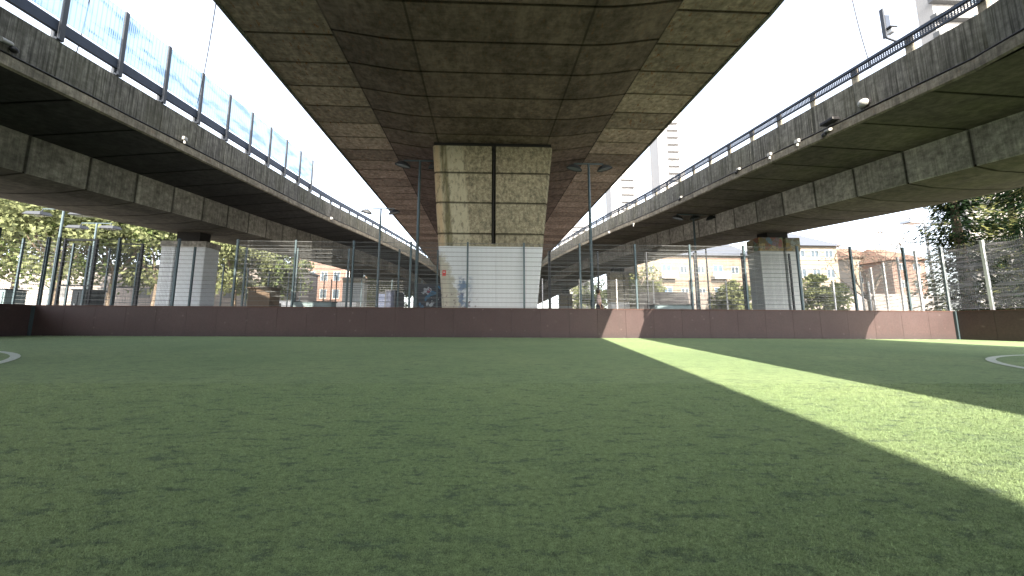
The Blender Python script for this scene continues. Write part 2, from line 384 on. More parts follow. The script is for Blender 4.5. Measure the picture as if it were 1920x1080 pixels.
def slip(side):
    L = side < 0; fn = lfn if L else rfn; ph = 10.3 if L else 9.39
    st = stations(1.63, ph, YB, YE, coarse=1.0); pp = stations(1.40 if L else 1.36, 8.23 if L else 8.13, YB, YE, coarse=1.0)
    r = empty('slip_road_viaduct', (side*16, 20, 6), 'rising concrete slip road with pale blue screens, left of the broad viaduct' if L else 'rising concrete slip road with mesh railing, right of the broad viaduct', 'viaduct')
    zb = -2.98 if L else -2.84
    wt, wb = (3.3, 3.32) if L else (3.55, 3.6); oe = wb+5.0
    sweep([(.25, -.95, 0, 0), (.25, 0, 0, 0), (0, 0, 0, 0), (0, -1.02, 1, 0), (.05, -1.04, 0, 0)], pp, fn, .02).build('parapet', M['parapet'], r)
    sweep([(.05, -1.04, 0, 0), (.05, -1.08, 0, 0), (-.05, -1.11, 0, 0), (-.05, -1.37, 0, 0), (.0, -1.42, 0, 0)], plain_s, fn).build('edge_beam', M['edge'], r)
    zt = -1.68 if L else -1.56
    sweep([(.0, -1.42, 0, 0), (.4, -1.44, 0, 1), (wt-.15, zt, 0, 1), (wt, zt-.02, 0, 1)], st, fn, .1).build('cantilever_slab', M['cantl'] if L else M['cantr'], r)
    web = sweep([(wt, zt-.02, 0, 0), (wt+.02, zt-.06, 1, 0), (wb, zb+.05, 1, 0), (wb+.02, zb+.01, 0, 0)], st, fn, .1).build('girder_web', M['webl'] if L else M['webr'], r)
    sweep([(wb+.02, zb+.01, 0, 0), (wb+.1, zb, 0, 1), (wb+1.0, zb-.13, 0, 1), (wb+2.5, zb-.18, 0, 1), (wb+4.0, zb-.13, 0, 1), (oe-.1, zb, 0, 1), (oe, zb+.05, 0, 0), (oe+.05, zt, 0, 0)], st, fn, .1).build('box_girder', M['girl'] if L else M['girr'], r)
    W = oe+3.0
    sweep([(oe+.05, zt, 0, 0), (W, -1.42, 0, 0), (W, -1.04, 0, 0)], plain_s, fn).build('outer_cantilever_slab', M['cantl'], r)
    sweep([(W, -1.04, 0, 0), (W, 0, 0, 0), (W-.25, 0, 0, 0), (W-.25, -.95, 0, 0)], plain_s, fn).build('outer_parapet', M['parapet'], r)
    sweep([(.25, -.95, 0, 0), (W-.25, -.95, 0, 0)], plain_s, fn).build('road_surface', M['asphalt'], r)
    return r
plain_s = [(y, 0) for y in range(YB, YE+1, 1)]
SL = slip(-1); SR = slip(1)
# guard rails along the slip roads
def rail_run(root, fn, s, ph, y0, y1, left):
    ys = []; k = math.ceil((y0-ph)/s)
    while ph+k*s < y1: ys.append(ph+k*s); k += 1
    for y in ys:
        p = fn(y, .12, 0); m = MB().box((p[0]-.05, y-.07, p[2]), (p[0]+.05, y+.07, p[2]+(.5 if left else .58)))
        m.build('rail_post', M['dkst'] if left else M['edge'], root)
    for a, b in zip(ys[:-1:6], ys[6::6]):
        n = 6; st = [(lerp(a, b, i/n), 0) for i in range(n+1)]
        if left:
            sweep([(.03, .27, 0, 0), (.03, .58, 0, 0), (.10, .60, 0, 0), (.10, .25, 0, 0), (.03, .27, 0, 0)], st, fn).build('guard_rail', M['rail'], root)
        else:
            m = sweep([(.03, .52, 0, 0), (.03, .60, 0, 0), (.12, .60, 0, 0), (.12, .52, 0, 0), (.03, .52, 0, 0)], st, fn)
            q = sweep([(.03, .28, 0, 0), (.03, .33, 0, 0), (.12, .33, 0, 0), (.12, .28, 0, 0), (.03, .28, 0, 0)], st, fn)
            m.add(q.v, q.f); m.build('guard_rail', M['rail'], root)
            g = MB(); y = a
            while y < b:
                p = fn(y, .075, .32); q2 = fn(y, .075, .53); g.bar(p, q2, .012, .02, ends=False); y += .055
            for zz in (.37, .42, .47):
                q = sweep([(.06, zz, 0, 0), (.06, zz+.024, 0, 0), (.085, zz+.024, 0, 0)], st, fn); g.add(q.v, q.f)
            g.build('rail_mesh', M['rail'], root)
rail_run(SL, lfn, 1.40, 8.23, 2, 62, True)
rail_run(SR, rfn, 1.36, 8.13, 2, 62, False)

# pale screens on the left slip road
def screenmat():
    t = NT('pale_blue_screen'); X = t.xyz()
    d = t.n.new('ShaderNodeBsdfDiffuse'); tr = t.n.new('ShaderNodeBsdfTranslucent'); tp = t.n.new('ShaderNodeBsdfTransparent')
    v = t.math('FRACT', t.math('MULTIPLY', X[1], 9.0)); lines = t.math('LESS_THAN', v, .22)
    n = t.noise(1.4, 4, .6, t.map((1, .7, 2.2))); pr = t.math('MULTIPLY', t.step(n, .50, .62), t.math('LESS_THAN', t.math('FRACT', t.math('MULTIPLY', X[1], 18.0)), .6))
    c = t.mix(lines, (.42,.62,.80), (.30,.50,.70)); c = t.mix(t.math('MULTIPLY', pr, .7), c, (.05,.14,.34))
    t.l(c, d.inputs[0]); t.l(c, tr.inputs[0])
    a = t.n.new('ShaderNodeMixShader'); a.inputs[0].default_value = .7; t.l(d.outputs[0], a.inputs[1]); t.l(tr.outputs[0], a.inputs[2])
    b = t.n.new('ShaderNodeMixShader'); t.l(t.math('ADD', t.math('ADD', .72, t.math('MULTIPLY', lines, .12)), t.math('MULTIPLY', pr, .3)), b.inputs[0]); t.l(tp.outputs[0], b.inputs[1]); t.l(a.outputs[0], b.inputs[2])
    t.l(b.outputs[0], t.out.inputs[0]); return t.m
M['screen'] = screenmat()
for k in range(-3, 10):
    y = 8.23+1.40*k; x, _, z = lfn(y, -.02, 0)
    MB().bar((x, y, z+.02), (x-.02, y, z+2.25), .07, .10).bar((x+.02, y-.06, z+.02), (x-.1, y-.06, z+.08), .05).build('screen_post', M['dkst'], SL)
    if k < 9:
        a = lfn(y+.06, .0, .62); b = lfn(y+1.34, .0, .62)
        MB().add([a, b, (b[0], b[1], b[2]+1.6), (a[0], a[1], a[2]+1.6)], [(0,1,2,3)]).build('screen_panel', M['screen'], SL)

# ------------------------------------------------------------------ piers
M['pier'] = piermat('painted_pier_concrete', 4.05, x0=-1.95, jl=(4.655, 6.115, 7.555))
def central_pier(Y0, label, mat, det=True):
    p = empty('bridge_pier', (.3, Y0, 0), label, 'bridge pier')
    d = 1.7; zt = 8.86; z0 = .0
    def half(z): t = (z-1.34)/(zt-1.34); return lerp(-1.86, -2.45, t), lerp(2.41, 3.2, t)
    # the shaft: chamfered, leaning outwards, two leaves with a slot between them
    lv = [0, 4.6-.0, 4.66, 6.08, 6.14, 7.52, 7.58, zt]; zs = [(0, 0), (4.60, 0), (4.62, 1), (4.66, 1), (4.68, 0), (6.06, 0), (6.08, 1), (6.12, 1), (6.14, 0), (7.50, 0), (7.52, 1), (7.56, 1), (7.58, 0), (zt, 0)]
    for leaf in (0, 1):
        m = MB(); rings = []
        for z, rec in zs:
            a, b = half(z); r = .045*rec; c = .10
            x0, x1 = (a, .33) if leaf == 0 else (.52, b)
            cl, cr = (c, .015) if leaf == 0 else (.015, c)
            y0, y1 = Y0+r, Y0+d-r; x0 += r; x1 -= r
            rings.append([(x0, y0+cl, z), (x0+cl, y0, z), (x1-cr, y0, z), (x1, y0+cr, z), (x1, y1-cr, z), (x1-cr, y1, z), (x0+cl, y1, z), (x0, y1-cl, z)])
        vs = [v for r_ in rings for v in r_]; n = 8; fs = [tuple(range(n))[::-1], tuple((len(rings)-1)*n+k for k in range(n))]
        for i in range(len(rings)-1):
            for k in range(n): fs.append((i*n+k, i*n+(k+1)%n, (i+1)*n+(k+1)%n, (i+1)*n+k))
        m.add(vs, fs).build('shaft', mat, p)
    # lower part of the slot is filled flush and painted, the drain pipe runs above
    MB().box((.33, Y0+.02, 0), (.52, Y0+d-.03, 4.2)).build('slot_infill', mat, p)
    MB().box((.33, Y0+.32, 4.2), (.52, Y0+d-.4, zt)).build('slot_back', M['joint'], p)
    MB().tube([(.40, Y0+.10, 4.15), (.43, Y0+.10, zt+.1)], .045, 10).build('drain_pipe', M['bear'], p)
    if det:
        for z in (5.3, 6.8, 8.2): MB().box((.36, Y0-.01, z), (.50, Y0+.12, z+.05)).build('pipe_bracket', M['bear'], p)
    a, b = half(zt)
    MB().box((a+.05, Y0+.12, zt), (b-.05, Y0+d-.15, 9.09)).build('bearing_gap_shadow', M['bear'], p)  # near-black block standing for the shadow in the bearing gap
    return p
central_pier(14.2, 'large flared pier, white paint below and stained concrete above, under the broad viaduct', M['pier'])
M['pierfar'] = piermat('plain_pier_concrete', 3.4)
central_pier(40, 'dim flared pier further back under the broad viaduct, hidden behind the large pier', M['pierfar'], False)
def mural():
    t = NT('painted_mural_band'); v = t.n.new('ShaderNodeTexVoronoi'); t.l(t.pos, v.inputs[0]); v.inputs['Scale'].default_value = 2.3
    c = t.ramp(t.math('FRACT', t.math('MULTIPLY', v.outputs['Color'], 3.7)), [(0, (.10,.09,.05)), (.35, (.33,.23,.05)), (.6, (.06,.17,.26)), (.8, (.2,.06,.05)), (1, (.12,.2,.12))])
    n = t.noise(7, 5, .7); c = t.mix(t.step(n, .45, .6), c, (.10,.095,.07)); return t.fin(c, .85)
M['mural'] = mural()
def side_pier(cx, Y, wb, wt, ztop, zpaint, gx, label, d=1.0, band=None, zs=None, paint=(.72,.77,.81)):
    p = empty('bridge_pier', (cx, Y, G), label, 'bridge pier')
    mt = piermat('side_pier_concrete', zpaint, paint=paint); g = .16
    def leaf(xa0, xa1, xb0, xb1, z0, z1, mat):
        MB().frustum([(xa0, Y, z0), (xa1, Y, z0), (xa1, Y+d, z0), (xa0, Y+d, z0)], [(xb0, Y, z1), (xb1, Y, z1), (xb1, Y+d, z1), (xb0, Y+d, z1)]).build('shaft', mat, p, bevel=.04)
    lo, hi = cx-wb/2, cx+wb/2; lo2, hi2 = cx-wt/2, cx+wt/2
    leaf(lo, gx, lo2, gx, G-.1, ztop, mt); leaf(gx+g, hi, gx+g, hi2, G-.1, ztop, mt)
    MB().box((gx, Y+.25, G), (gx+g, Y+d-.2, ztop-.02)).build('slot_back', M['joint'], p)
    if band: MB().box((lo2-.03, Y-.03, zpaint+.02), (gx-.02, Y+.4, ztop+.02)).box((gx+g+.02, Y-.03, zpaint+.02), (hi2+.03, Y+.4, ztop+.02)).build('painted_band', band, p)
    else: MB().box((lo2-.04, Y-.04, ztop-.30), (hi2+.04, Y+d+.04, ztop+.02)).build('pier_cap', M['webl'], p)
    MB().box((cx-.6, Y+.15, ztop+.02), (cx+.75, Y+d-.1, zs)).build('bearing', M['bear'], p)  # bearing block, near-black to carry the shadow of the gap as well
    return p
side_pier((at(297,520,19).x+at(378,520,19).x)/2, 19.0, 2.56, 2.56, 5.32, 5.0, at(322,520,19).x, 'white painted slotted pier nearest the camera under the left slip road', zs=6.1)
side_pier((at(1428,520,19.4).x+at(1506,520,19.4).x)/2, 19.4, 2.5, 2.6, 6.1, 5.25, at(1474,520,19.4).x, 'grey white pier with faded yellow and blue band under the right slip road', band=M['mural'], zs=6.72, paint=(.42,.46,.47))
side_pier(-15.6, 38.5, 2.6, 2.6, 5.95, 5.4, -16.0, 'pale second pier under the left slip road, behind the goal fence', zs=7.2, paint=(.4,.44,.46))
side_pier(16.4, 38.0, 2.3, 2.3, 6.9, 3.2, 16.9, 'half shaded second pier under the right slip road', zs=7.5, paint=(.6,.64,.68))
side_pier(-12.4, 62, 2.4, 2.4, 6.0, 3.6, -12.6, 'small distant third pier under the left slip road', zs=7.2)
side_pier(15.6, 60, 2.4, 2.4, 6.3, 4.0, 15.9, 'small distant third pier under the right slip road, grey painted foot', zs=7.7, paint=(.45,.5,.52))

# ------------------------------------------------------------------ kick wall round the pitch
def wall_run(label, a, b, nrm):
    a = Vector(a); b = Vector(b); L = (b-a).length; t = (b-a)/L; n = Vector(nrm)
    w = empty('pitch_wall', a, label, 'wall', 'low maroon boards round the pitch'); k = max(1, round(L/1.242)); s = L/k
    for i in range(k):
        p = a+t*(i*s+.004); q = a+t*((i+1)*s-.004)
        m = MB(); m.frustum([p, q, q+n*.05, p+n*.05], [v+Vector((0,0,1.2)) for v in (p, q, q+n*.05, p+n*.05)]); m.build('wall_panel', M['wall'], w)
    m = MB(); m.bar(a+n*.03+Vector((0,0,1.225)), b+n*.03+Vector((0,0,1.225)), .10, .045); m.build('top_rail', M['wallcap'], w)
    m = MB(); m.bar(a+n*.09+Vector((0,0,.6)), b+n*.09+Vector((0,0,.6)), .07, 1.15); m.build('backing_board', M['wallcap'], w)
    return w
M['wallcap'] = simple('dark_maroon_timber', (.075,.042,.036), .7)
wall_run('long maroon kickboard wall across the far side of the pitch', (WX0, WY, 0), (WX1, WY, 0), (0,1,0))
wall_run('dark maroon kickboard side wall at the left end of the pitch', (WX0, -15.8, 0), (WX0, WY+.14, 0), (-1,0,0))
wall_run('dark maroon kickboard side wall at the right end of the pitch', (WX1, -15.8, 0), (WX1, WY+.14, 0), (1,0,0))
for x_, lb_ in ((WX0+.04, 'thin steel corner post at the left end of the far wall'), (WX1-.04, 'thin steel corner post at the right end of the far wall')):
    solo(MB().box((x_-.035, WY-.08, 0), (x_+.035, WY-.01, 1.24)), 'corner_post', M['steel'], lb_, 'post')
# little strip of pale debris along the wall foot
dm = MB()
for i in range(420):
    x = random.uniform(WX0+.3, WX1-.3); s = random.uniform(.008, .028)
    if noise.noise(Vector((x*.5, 0, 0))) < -.05: continue
    y = WY-random.uniform(.01, .09); a = random.random()*3; c, d = math.cos(a)*s, math.sin(a)*s
    dm.add([(x-c, y-d, .004), (x+c, y+d, .004), (x+d*.5, y+.02, .012)], [(0,1,2)])
tag(dm.build('litter', M['white']), 'scattered pale crumbs and leaves along the foot of the far wall', 'litter', kind='stuff')

# ------------------------------------------------------------------ fences
def mesh_bay(p, q, z0, z1, up=None, pitch=.2, vp=.055, hw=.014, vw=.0042):
    p = Vector(p); q = Vector(q); m = MB(); L = (q-p).length; t = (q-p)/L; z = z0
    while z <= z1+.01:
        m.bar((p.x, p.y, z), (q.x, q.y, z), .012, hw, ends=False); z += pitch
    k = int(L/vp)
    for i in range(1, k):
        c = p+t*(i*L/k); m.bar((c.x, c.y, z0), (c.x, c.y, z1), vw, vw, ends=False)
    return m
def fence(label, pts, z0, z1, group=None, skip=(), post=.075, pm='steel', wm='wire', **kw):
    f = empty('mesh_fence', (pts[0][0], pts[0][1], z0), label, 'fence', group)
    for i, (x, y) in enumerate(pts):
        MB().box((x-post/2, y-post/2, z0-.3), (x+post/2, y+post/2, z1+.04)).build('fence_post', M[pm], f)
        if i < len(pts)-1 and i not in skip:
            mesh_bay((x, y, 0), (pts[i+1][0], pts[i+1][1], 0), z0, z1, **kw).build('mesh_panel', M[wm], f)
    return f
FA = [(-5.69+2.485*k, 13.86) for k in range(-5, 11)]
fence('tall steel mesh fence standing directly behind the long maroon wall', [(WX0-.1, 13.86)]+FA+[(20.95, 13.86)], 1.30, 4.12, skip=(3,))
FB = [(-4.2+2.485*k, 15.75) for k in range(-6, 9)]
FBl = [p for p in FB if p[0] < -2]; FBr = [p for p in FB if p[0] > 3]
fence('second mesh fence behind the walkway, left of the large pier', FBl+[(-2.3, 15.75)], G+.1, 4.2, 'fences behind the walkway')
fence('second mesh fence behind the walkway, right of the large pier', [(3.3, 15.75)]+FBr, G+.1, 4.2, 'fences behind the walkway', pm='dkst')
fence('fence stepping back along the left side of the next court', [(-24.28,17.17),(-23.06,18.25),(-22.35,19.38),(-21.9,20.54),(-21.2,21.9),(-20.5,23.2),(-19.8,24.6),(-18.9,25.9),(-18.1,27.2),(-17.3,28.6)], G, 4.9, pm='steel', vp=.11)
fence('far mesh fence across the back of the next court', [(x, 30) for x in (-17,-14.2,-11.4,-8.6,-5.8,-3)], G, 4.6, vp=.14, hw=.02)
fence('far mesh fence right of the large pier in front of the yellow flats', [(x, 27) for x in (5,8.2,11.4,14.6,17.8,21,24.2,27.4,30.6,33.8)], G, 4.4, pm='whst', wm='wire', vp=.12, hw=.02)
fence('pale mesh fence running back beyond the right corner', [(22.2,15.6),(23.4,17.2),(24.6,18.8),(25.8,20.4),(27,22)], G, 4.4, pm='whst')
# side fence on the right with pale posts and torn windbreak cloth
RF = [(WX1+.13, 13.86-1.22*k) for k in range(0, 9)]
fs_ = fence('side fence with white posts and sagging windbreak cloth at right end', RF, 1.30, 4.15, post=.085, pm='whst')
def clothmat():
    t = NT('grey_windbreak_cloth'); X = t.xyz()
    d = t.n.new('ShaderNodeBsdfDiffuse'); tr = t.n.new('ShaderNodeBsdfTranslucent'); tp = t.n.new('ShaderNodeBsdfTransparent')
    w = t.noise(2.2, 4, .6, t.map((1, .5, 5)))
    c = t.mix(w, (.09,.09,.10), (.25,.25,.27)); t.l(c, d.inputs[0]); t.l(c, tr.inputs[0])
    a = t.n.new('ShaderNodeMixShader'); a.inputs[0].default_value = .5; t.l(d.outputs[0], a.inputs[1]); t.l(tr.outputs[0], a.inputs[2])
    hole = t.noise(.9, 5, .65, t.map((1, 1.3, 1), (3, 1, 2)))
    b = t.n.new('ShaderNodeMixShader'); t.l(t.math('MULTIPLY', t.step(hole, .62, .52), t.math('ADD', .15, t.math('MULTIPLY', t.ramp(w, [(.35, 0.), (.65, 1.)]), .7))), b.inputs[0]); t.l(tp.outputs[0], b.inputs[1]); t.l(a.outputs[0], b.inputs[2])
    t.l(b.outputs[0], t.out.inputs[0]); return t.m
M['cloth'] = clothmat()
def cloth(y0, y1, z0, z1, x):
    m = MB(); ny, nz = 26, 30; vs = []; fs = []
    for i in range(ny+1):
        for j in range(nz+1):
            u, v = i/ny, j/nz; sag = .10*math.sin(u*math.pi)*v
            vs.append((x+.05*math.sin(v*38+u*3)+.03*noise.noise(Vector((u*3, v*6, y0))), lerp(y0, y1, u), lerp(z0, z1, v)-sag))
    for i in range(ny):
        for j in range(nz): a = i*(nz+1)+j; fs.append((a, a+1, a+nz+2, a+nz+1))
    return m.add(vs, fs)
for k in range(0, 8): cloth(13.86-1.22*k-.05, 13.86-1.22*(k+1)+.05, 1.32, 4.1, WX1+.19).build('windbreak_cloth', M['cloth'], fs_, smooth=True)
fl_ = fence('dim side fence behind the left end wall', [(WX0-.13, 13.86-1.4*k) for k in range(0, 6)], 1.30, 4.12)
# gate frames
def gate(label, a, b, z0, z1, mid):
    g = empty('gate_frame', a, label, 'gate'); a = Vector(a); b = Vector(b); w = .075
    for p in (a, b): MB().box((p.x-w/2, p.y-w/2, z0), (p.x+w/2, p.y+w/2, z1)).build('gate_post', M['dkst'], g)
    for z in (mid, z1-.04): MB().bar((a.x+w/2, a.y, z), (b.x-w/2, b.y, z), .05, .06).build('cross_bar', M['dkst'], g)
a = at(104, 575, 14.5); b = at(165, 575, 14.5); gate('wide dark gate frame left of the white slotted pier', (a.x, 14.5, G), (b.x, 14.5, G), G, 4.25, 2.15)
a = at(210, 575, 15.4); b = at(253, 575, 15.4); gate('narrow dark gate frame closest to the white slotted pier', (a.x, 15.4, G), (b.x, 15.4, G), G, 4.3, 2.2)
a = at(606, 562, 29.2); b = at(629, 562, 29.2); gate('distant dark goal frame in front of the brick building', (a.x, 29.2, G), (b.x, 29.2, G), G, 4.9, 2.6)

# ------------------------------------------------------------------ floodlight masts
def mast(x, y, ztop, arm, label, kind='disc', white=False, heads=2, group='floodlight masts'):
    l = empty('floodlight_mast', (x, y, G), label, 'floodlight', group); st = M['whst'] if white else M['steel']
    MB().tube([(x, y, G), (x, y, G+1.2), (x, y, G+1.25), (x, y, ztop)], [.105, .105, .085, .055], 12).build('pole', st, l, smooth=False)
    MB().bar((x-arm/2, y, ztop+.03), (x+arm/2, y, ztop+.03), .07, .05).build('cross_arm', st, l)
    for i in range(heads):
        hx = x-arm/2+arm*i/(heads-1) if heads > 1 else x; sgn = -1 if hx < x else 1
        if kind == 'disc':
            c = Vector((hx+sgn*.02, y-.12, ztop-.28)); m = MB()
            # dished reflector: lathe tipped outwards and towards the pitch
            prof = [(.02, .22), (.14, .20), (.26, .13), (.38, 0), (.39, -.04), (.35, -.04)]; n = 14
            ax = Vector((sgn*.28, -.06, -.96)).normalized(); e1 = ax.orthogonal().normalized(); e2 = ax.cross(e1); vs = []; fs = []
            for rr, hh in prof:
                for k in range(n): an = 2*math.pi*k/n; vs.append(c + Vector((math.cos(an), .5*math.sin(an), math.cos(an)*sgn*.25))*rr - ax*hh)
            for j in range(len(prof)-1):
                for k in range(n): fs.append((j*n+k, j*n+(k+1)%n, (j+1)*n+(k+1)%n, (j+1)*n+k))
            fs.append(tuple(range(n)))
            h = m.add(vs, fs).build('lamp_head', M['dkst'], l, smooth=True)
            m2 = MB(); m2.add([c+Vector((math.cos(2*math.pi*k/n), .5*math.sin(2*math.pi*k/n), math.cos(2*math.pi*k/n)*sgn*.25))*.345+ax*.02 for k in range(n)], [tuple(range(n))]); m2.build('lamp_glass', M['lens'], h)
            MB().bar((hx, y, ztop), c-ax*.15, .03).build('bracket', M['dkst'], l)
        else:
            c = Vector((hx+sgn*.1, y-.15, ztop-.30)); w, d, hh = .55, .32, .14
            h = MB().frustum([(c.x-w, c.y-d, c.z-hh), (c.x+w, c.y-d, c.z-hh-.04), (c.x+w, c.y+d, c.z-hh+.03), (c.x-w, c.y+d, c.z-hh+.03)], [(c.x-w*.8, c.y-d*.7, c.z+.06), (c.x+w*.8, c.y-d*.7, c.z+.06), (c.x+w*.8, c.y+d*.8, c.z+.1), (c.x-w*.8, c.y+d*.8, c.z+.1)]).build('lamp_head', st if white else M['dkst'], l)
            MB().add([(c.x-w*.9, c.y-d*.9, c.z-hh-.035), (c.x+w*.9, c.y-d*.9, c.z-hh-.06), (c.x+w*.9, c.y+d*.9, c.z-hh-.01), (c.x-w*.9, c.y+d*.9, c.z-hh+.0)], [(0,1,2,3)]).build('lamp_glass', M['lens'], h)
            MB().bar((hx, y, ztop), (hx, y-.1, c.z+.05), .04).build('bracket', M['dkst'], l)
    return l
mast(-3.15, 14.9, 8.42, 1.55, 'grey twin-head floodlight mast just left of the large pier')
mast(5.12, 14.9, 8.42, 1.45, 'grey twin-head floodlight mast just right of the large pier')
mast(-6.95, 21, 8.2, 1.8, 'smaller floodlight mast further left in front of the left slip road')
mast(14.4, 21, 8.1, 2.3, 'dark three-headed floodlight mast in front of the right slip road', heads=3)
mast(30.9, 21, 8.1, 2.1, 'pale sunlit floodlight mast near the conifers at far right', 'box', True)
mast(-27.5, 21, 7.85, 2.6, 'dark box-headed floodlight mast against the trees at far left', 'box')
mast(-29.5, 24.5, 8.0, 2.2, 'slim box-headed floodlight mast partly hidden behind the left slip road', 'box')
mast(21.6, 30, 9.0, 1.2, 'distant thin floodlight mast below the right slip road soffit')

# ------------------------------------------------------------------ things behind the wall
def hutbox():
    a = at(463, 575, 14.45); b = at(523, 575, 14.95); c = at(508, 575, 14.45)
    p = empty('storage_box', ((a.x+b.x)/2, 14.9, G), 'brown timber storage box with shallow peaked lid behind the wall', 'storage box')
    z1 = at(490, 541, 14.45).z
    M['tim'] = simple('dark_brown_timber', (.11,.082,.06), .8, 0, .3, 10)
    M['tim2'] = simple('brown_timber_lid', (.07,.052,.04), .8, 0, .3, 10)
    poly = [(a.x, 14.45), (c.x, 14.30), (b.x, 14.95), (b.x-.3, 15.1), (a.x+.1, 15.1)]
    MB().prism(poly, G, z1).build('body', M['tim'], p)
    cx = (a.x+b.x)/2; o = .06; pl = [(a.x-o, 14.38), (c.x, 14.22), (b.x+o, 14.94), (b.x-.3, 15.16), (a.x+.1-o, 15.16)]
    m = MB(); n = 5; m.add([(x, y, z1) for x, y in pl]+[(x, y, z1+.05) for x, y in pl]+[(cx, 14.75, z1+.15)], [tuple(range(n))[::-1]]+[(i, (i+1)%n, n+(i+1)%n, n+i) for i in range(n)]+[(n+i, n+(i+1)%n, 2*n) for i in range(n)]); m.build('lid', M['tim2'], p)
hutbox()
M['bluebox'] = simple('blue_grey_sheet_steel', (.17,.23,.25), .5, .2, .15, 5)
def trough(x0, x1, ztop, label, cells):
    p = empty('steel_bench_box', ((x0+x1)/2, 14.5, G), label, 'steel box', 'blue grey steel boxes behind the wall')
    MB().box((x0, 14.25, G), (x1, 14.75, ztop)).build('body', M['bluebox'], p, bevel=.01)
    MB().box((x0-.03, 14.22, ztop), (x1+.03, 14.78, ztop+.035)).build('lid', M['dkst'], p)
    for i in range(cells):
        a = lerp(x0, x1, i/cells)+.05; b = lerp(x0, x1, (i+1)/cells)-.05
        MB().box((a, 14.235, G+.1), (b, 14.25, ztop-.06)).build('front_panel', M['bluebox'], p)
a, b = at(549, 566, 14.25), at(621, 566, 14.25); trough(a.x, b.x, a.z, 'long blue grey steel box behind the wall, left of the large pier', 2)
a, b = at(1228, 572, 14.25), at(1302, 572, 14.25); trough(a.x, b.x, a.z, 'long blue grey steel box behind the wall, right of the large pier', 1)
def cabinet(px0, px1, py, Y, label, mat):
    a, b = at(px0, py, Y), at(px1, py, Y); p = empty('service_cabinet', ((a.x+b.x)/2, Y, G), label, 'cabinet')
    MB().box((a.x, Y, G), (b.x, Y+.8, a.z)).build('body', mat, p, bevel=.02); MB().box((a.x-.04, Y-.04, a.z), (b.x+.04, Y+.84, a.z+.06)).build('lid', M['dkst'], p)
    mx = (a.x+b.x)/2
    for u, v in ((a.x+.06, mx-.02), (mx+.02, b.x-.06)): d = MB().box((u, Y-.03, G+.15), (v, Y, a.z-.1)).build('door', mat, p); MB().box((v-.1, Y-.06, (G+a.z)/2), (v-.07, Y-.03, (G+a.z)/2+.15)).build('handle', M['whst'], d)
cabinet(136, 163, 544, 16.2, 'dark charcoal double-door cabinet seen through the wide gate frame', simple('charcoal_steel', (.04,.05,.055), .5, .2))
cabinet(-12, 10, 543, 17, 'grey blue cabinet at the far left edge beyond the side wall', M['bluebox'])
# red notice on the pier
s = empty('notice_sign', (-1.55, 14.17, 3.0), 'small red notice fixed to the left edge of the large pier', 'sign')
a = at(829.5, 517, 14.17); b = at(836, 507, 14.17)
MB().box((a.x, 14.165, a.z), (b.x, 14.185, b.z)).build('plate', simple('red_enamel', (.55,.04,.03), .4), s)
MB().box((a.x+.03, 14.160, a.z+.13), (b.x-.03, 14.165, a.z+.19)).build('white_field', M['white'], s)

def graf(name, base, cols, sc_=1.6):
    t = NT(name); n = t.noise(sc_, 3, .5); n2 = t.noise(sc_*1.7, 3, .5, t.map((1,1,1), (5,5,5))); c = t.mix(t.noise(3, 4), base, tuple(x*1.5 for x in base))
    for i, (cc, lo) in enumerate(cols):
        c = t.mix(t.math('MULTIPLY', t.step(n if i % 2 else n2, lo, lo+.02), t.step(n if i % 2 else n2, lo+.09, lo+.07)), c, cc)
    return t.fin(c, .6)
def container(x0, x1, Y, D, z1, label, mat, name='shipping_container', cat='container'):
    p = empty(name, ((x0+x1)/2, Y, G), label, cat); m = MB(); x = x0+.08
    MB().box((x0+.03, Y+.03, G), (x1-.03, Y+D-.03, z1-.05)).build('body', mat, p)
    while x < x1-.2: m.box((x, Y, G+.15), (x+.12, Y+.03, z1-.15)); x += .24
    m.build('corrugation', mat, p)
    f = MB()
    for xx in (x0, x1-.1): f.box((xx, Y-.02, G), (xx+.1, Y+.10, z1))
    f.box((x0+.1, Y-.02, z1-.12), (x1-.1, Y+.08, z1)); f.box((x0+.1, Y-.02, G), (x1-.1, Y+.08, G+.12)); f.build('frame', M['dkst'], p)
a, b = at(786, 532, 22), at(829, 532, 22)
container(a.x-.2, b.x+.8, 22, 4, a.z, 'dark graffiti-covered container beside the left foot of the large pier', graf('graffiti_panel', (.02,.024,.035), [((.35,.40,.44), .58), ((.03,.13,.24), .56), ((.22,.05,.09), .66), ((.25,.32,.36), .66)], .9))
a, b = at(722, 543, 26), at(742, 543, 26)
container(a.x, b.x, 26, 3, a.z, 'plain dark blue container left of the graffiti-covered one', simple('navy_steel', (.035,.045,.075), .5))
a, b = at(708, 546, 30), at(720, 546, 30)
container(a.x-.3, b.x, 31, 3, a.z, 'faded denim blue container far back under the left slip road', simple('denim_steel', (.06,.08,.14), .5))

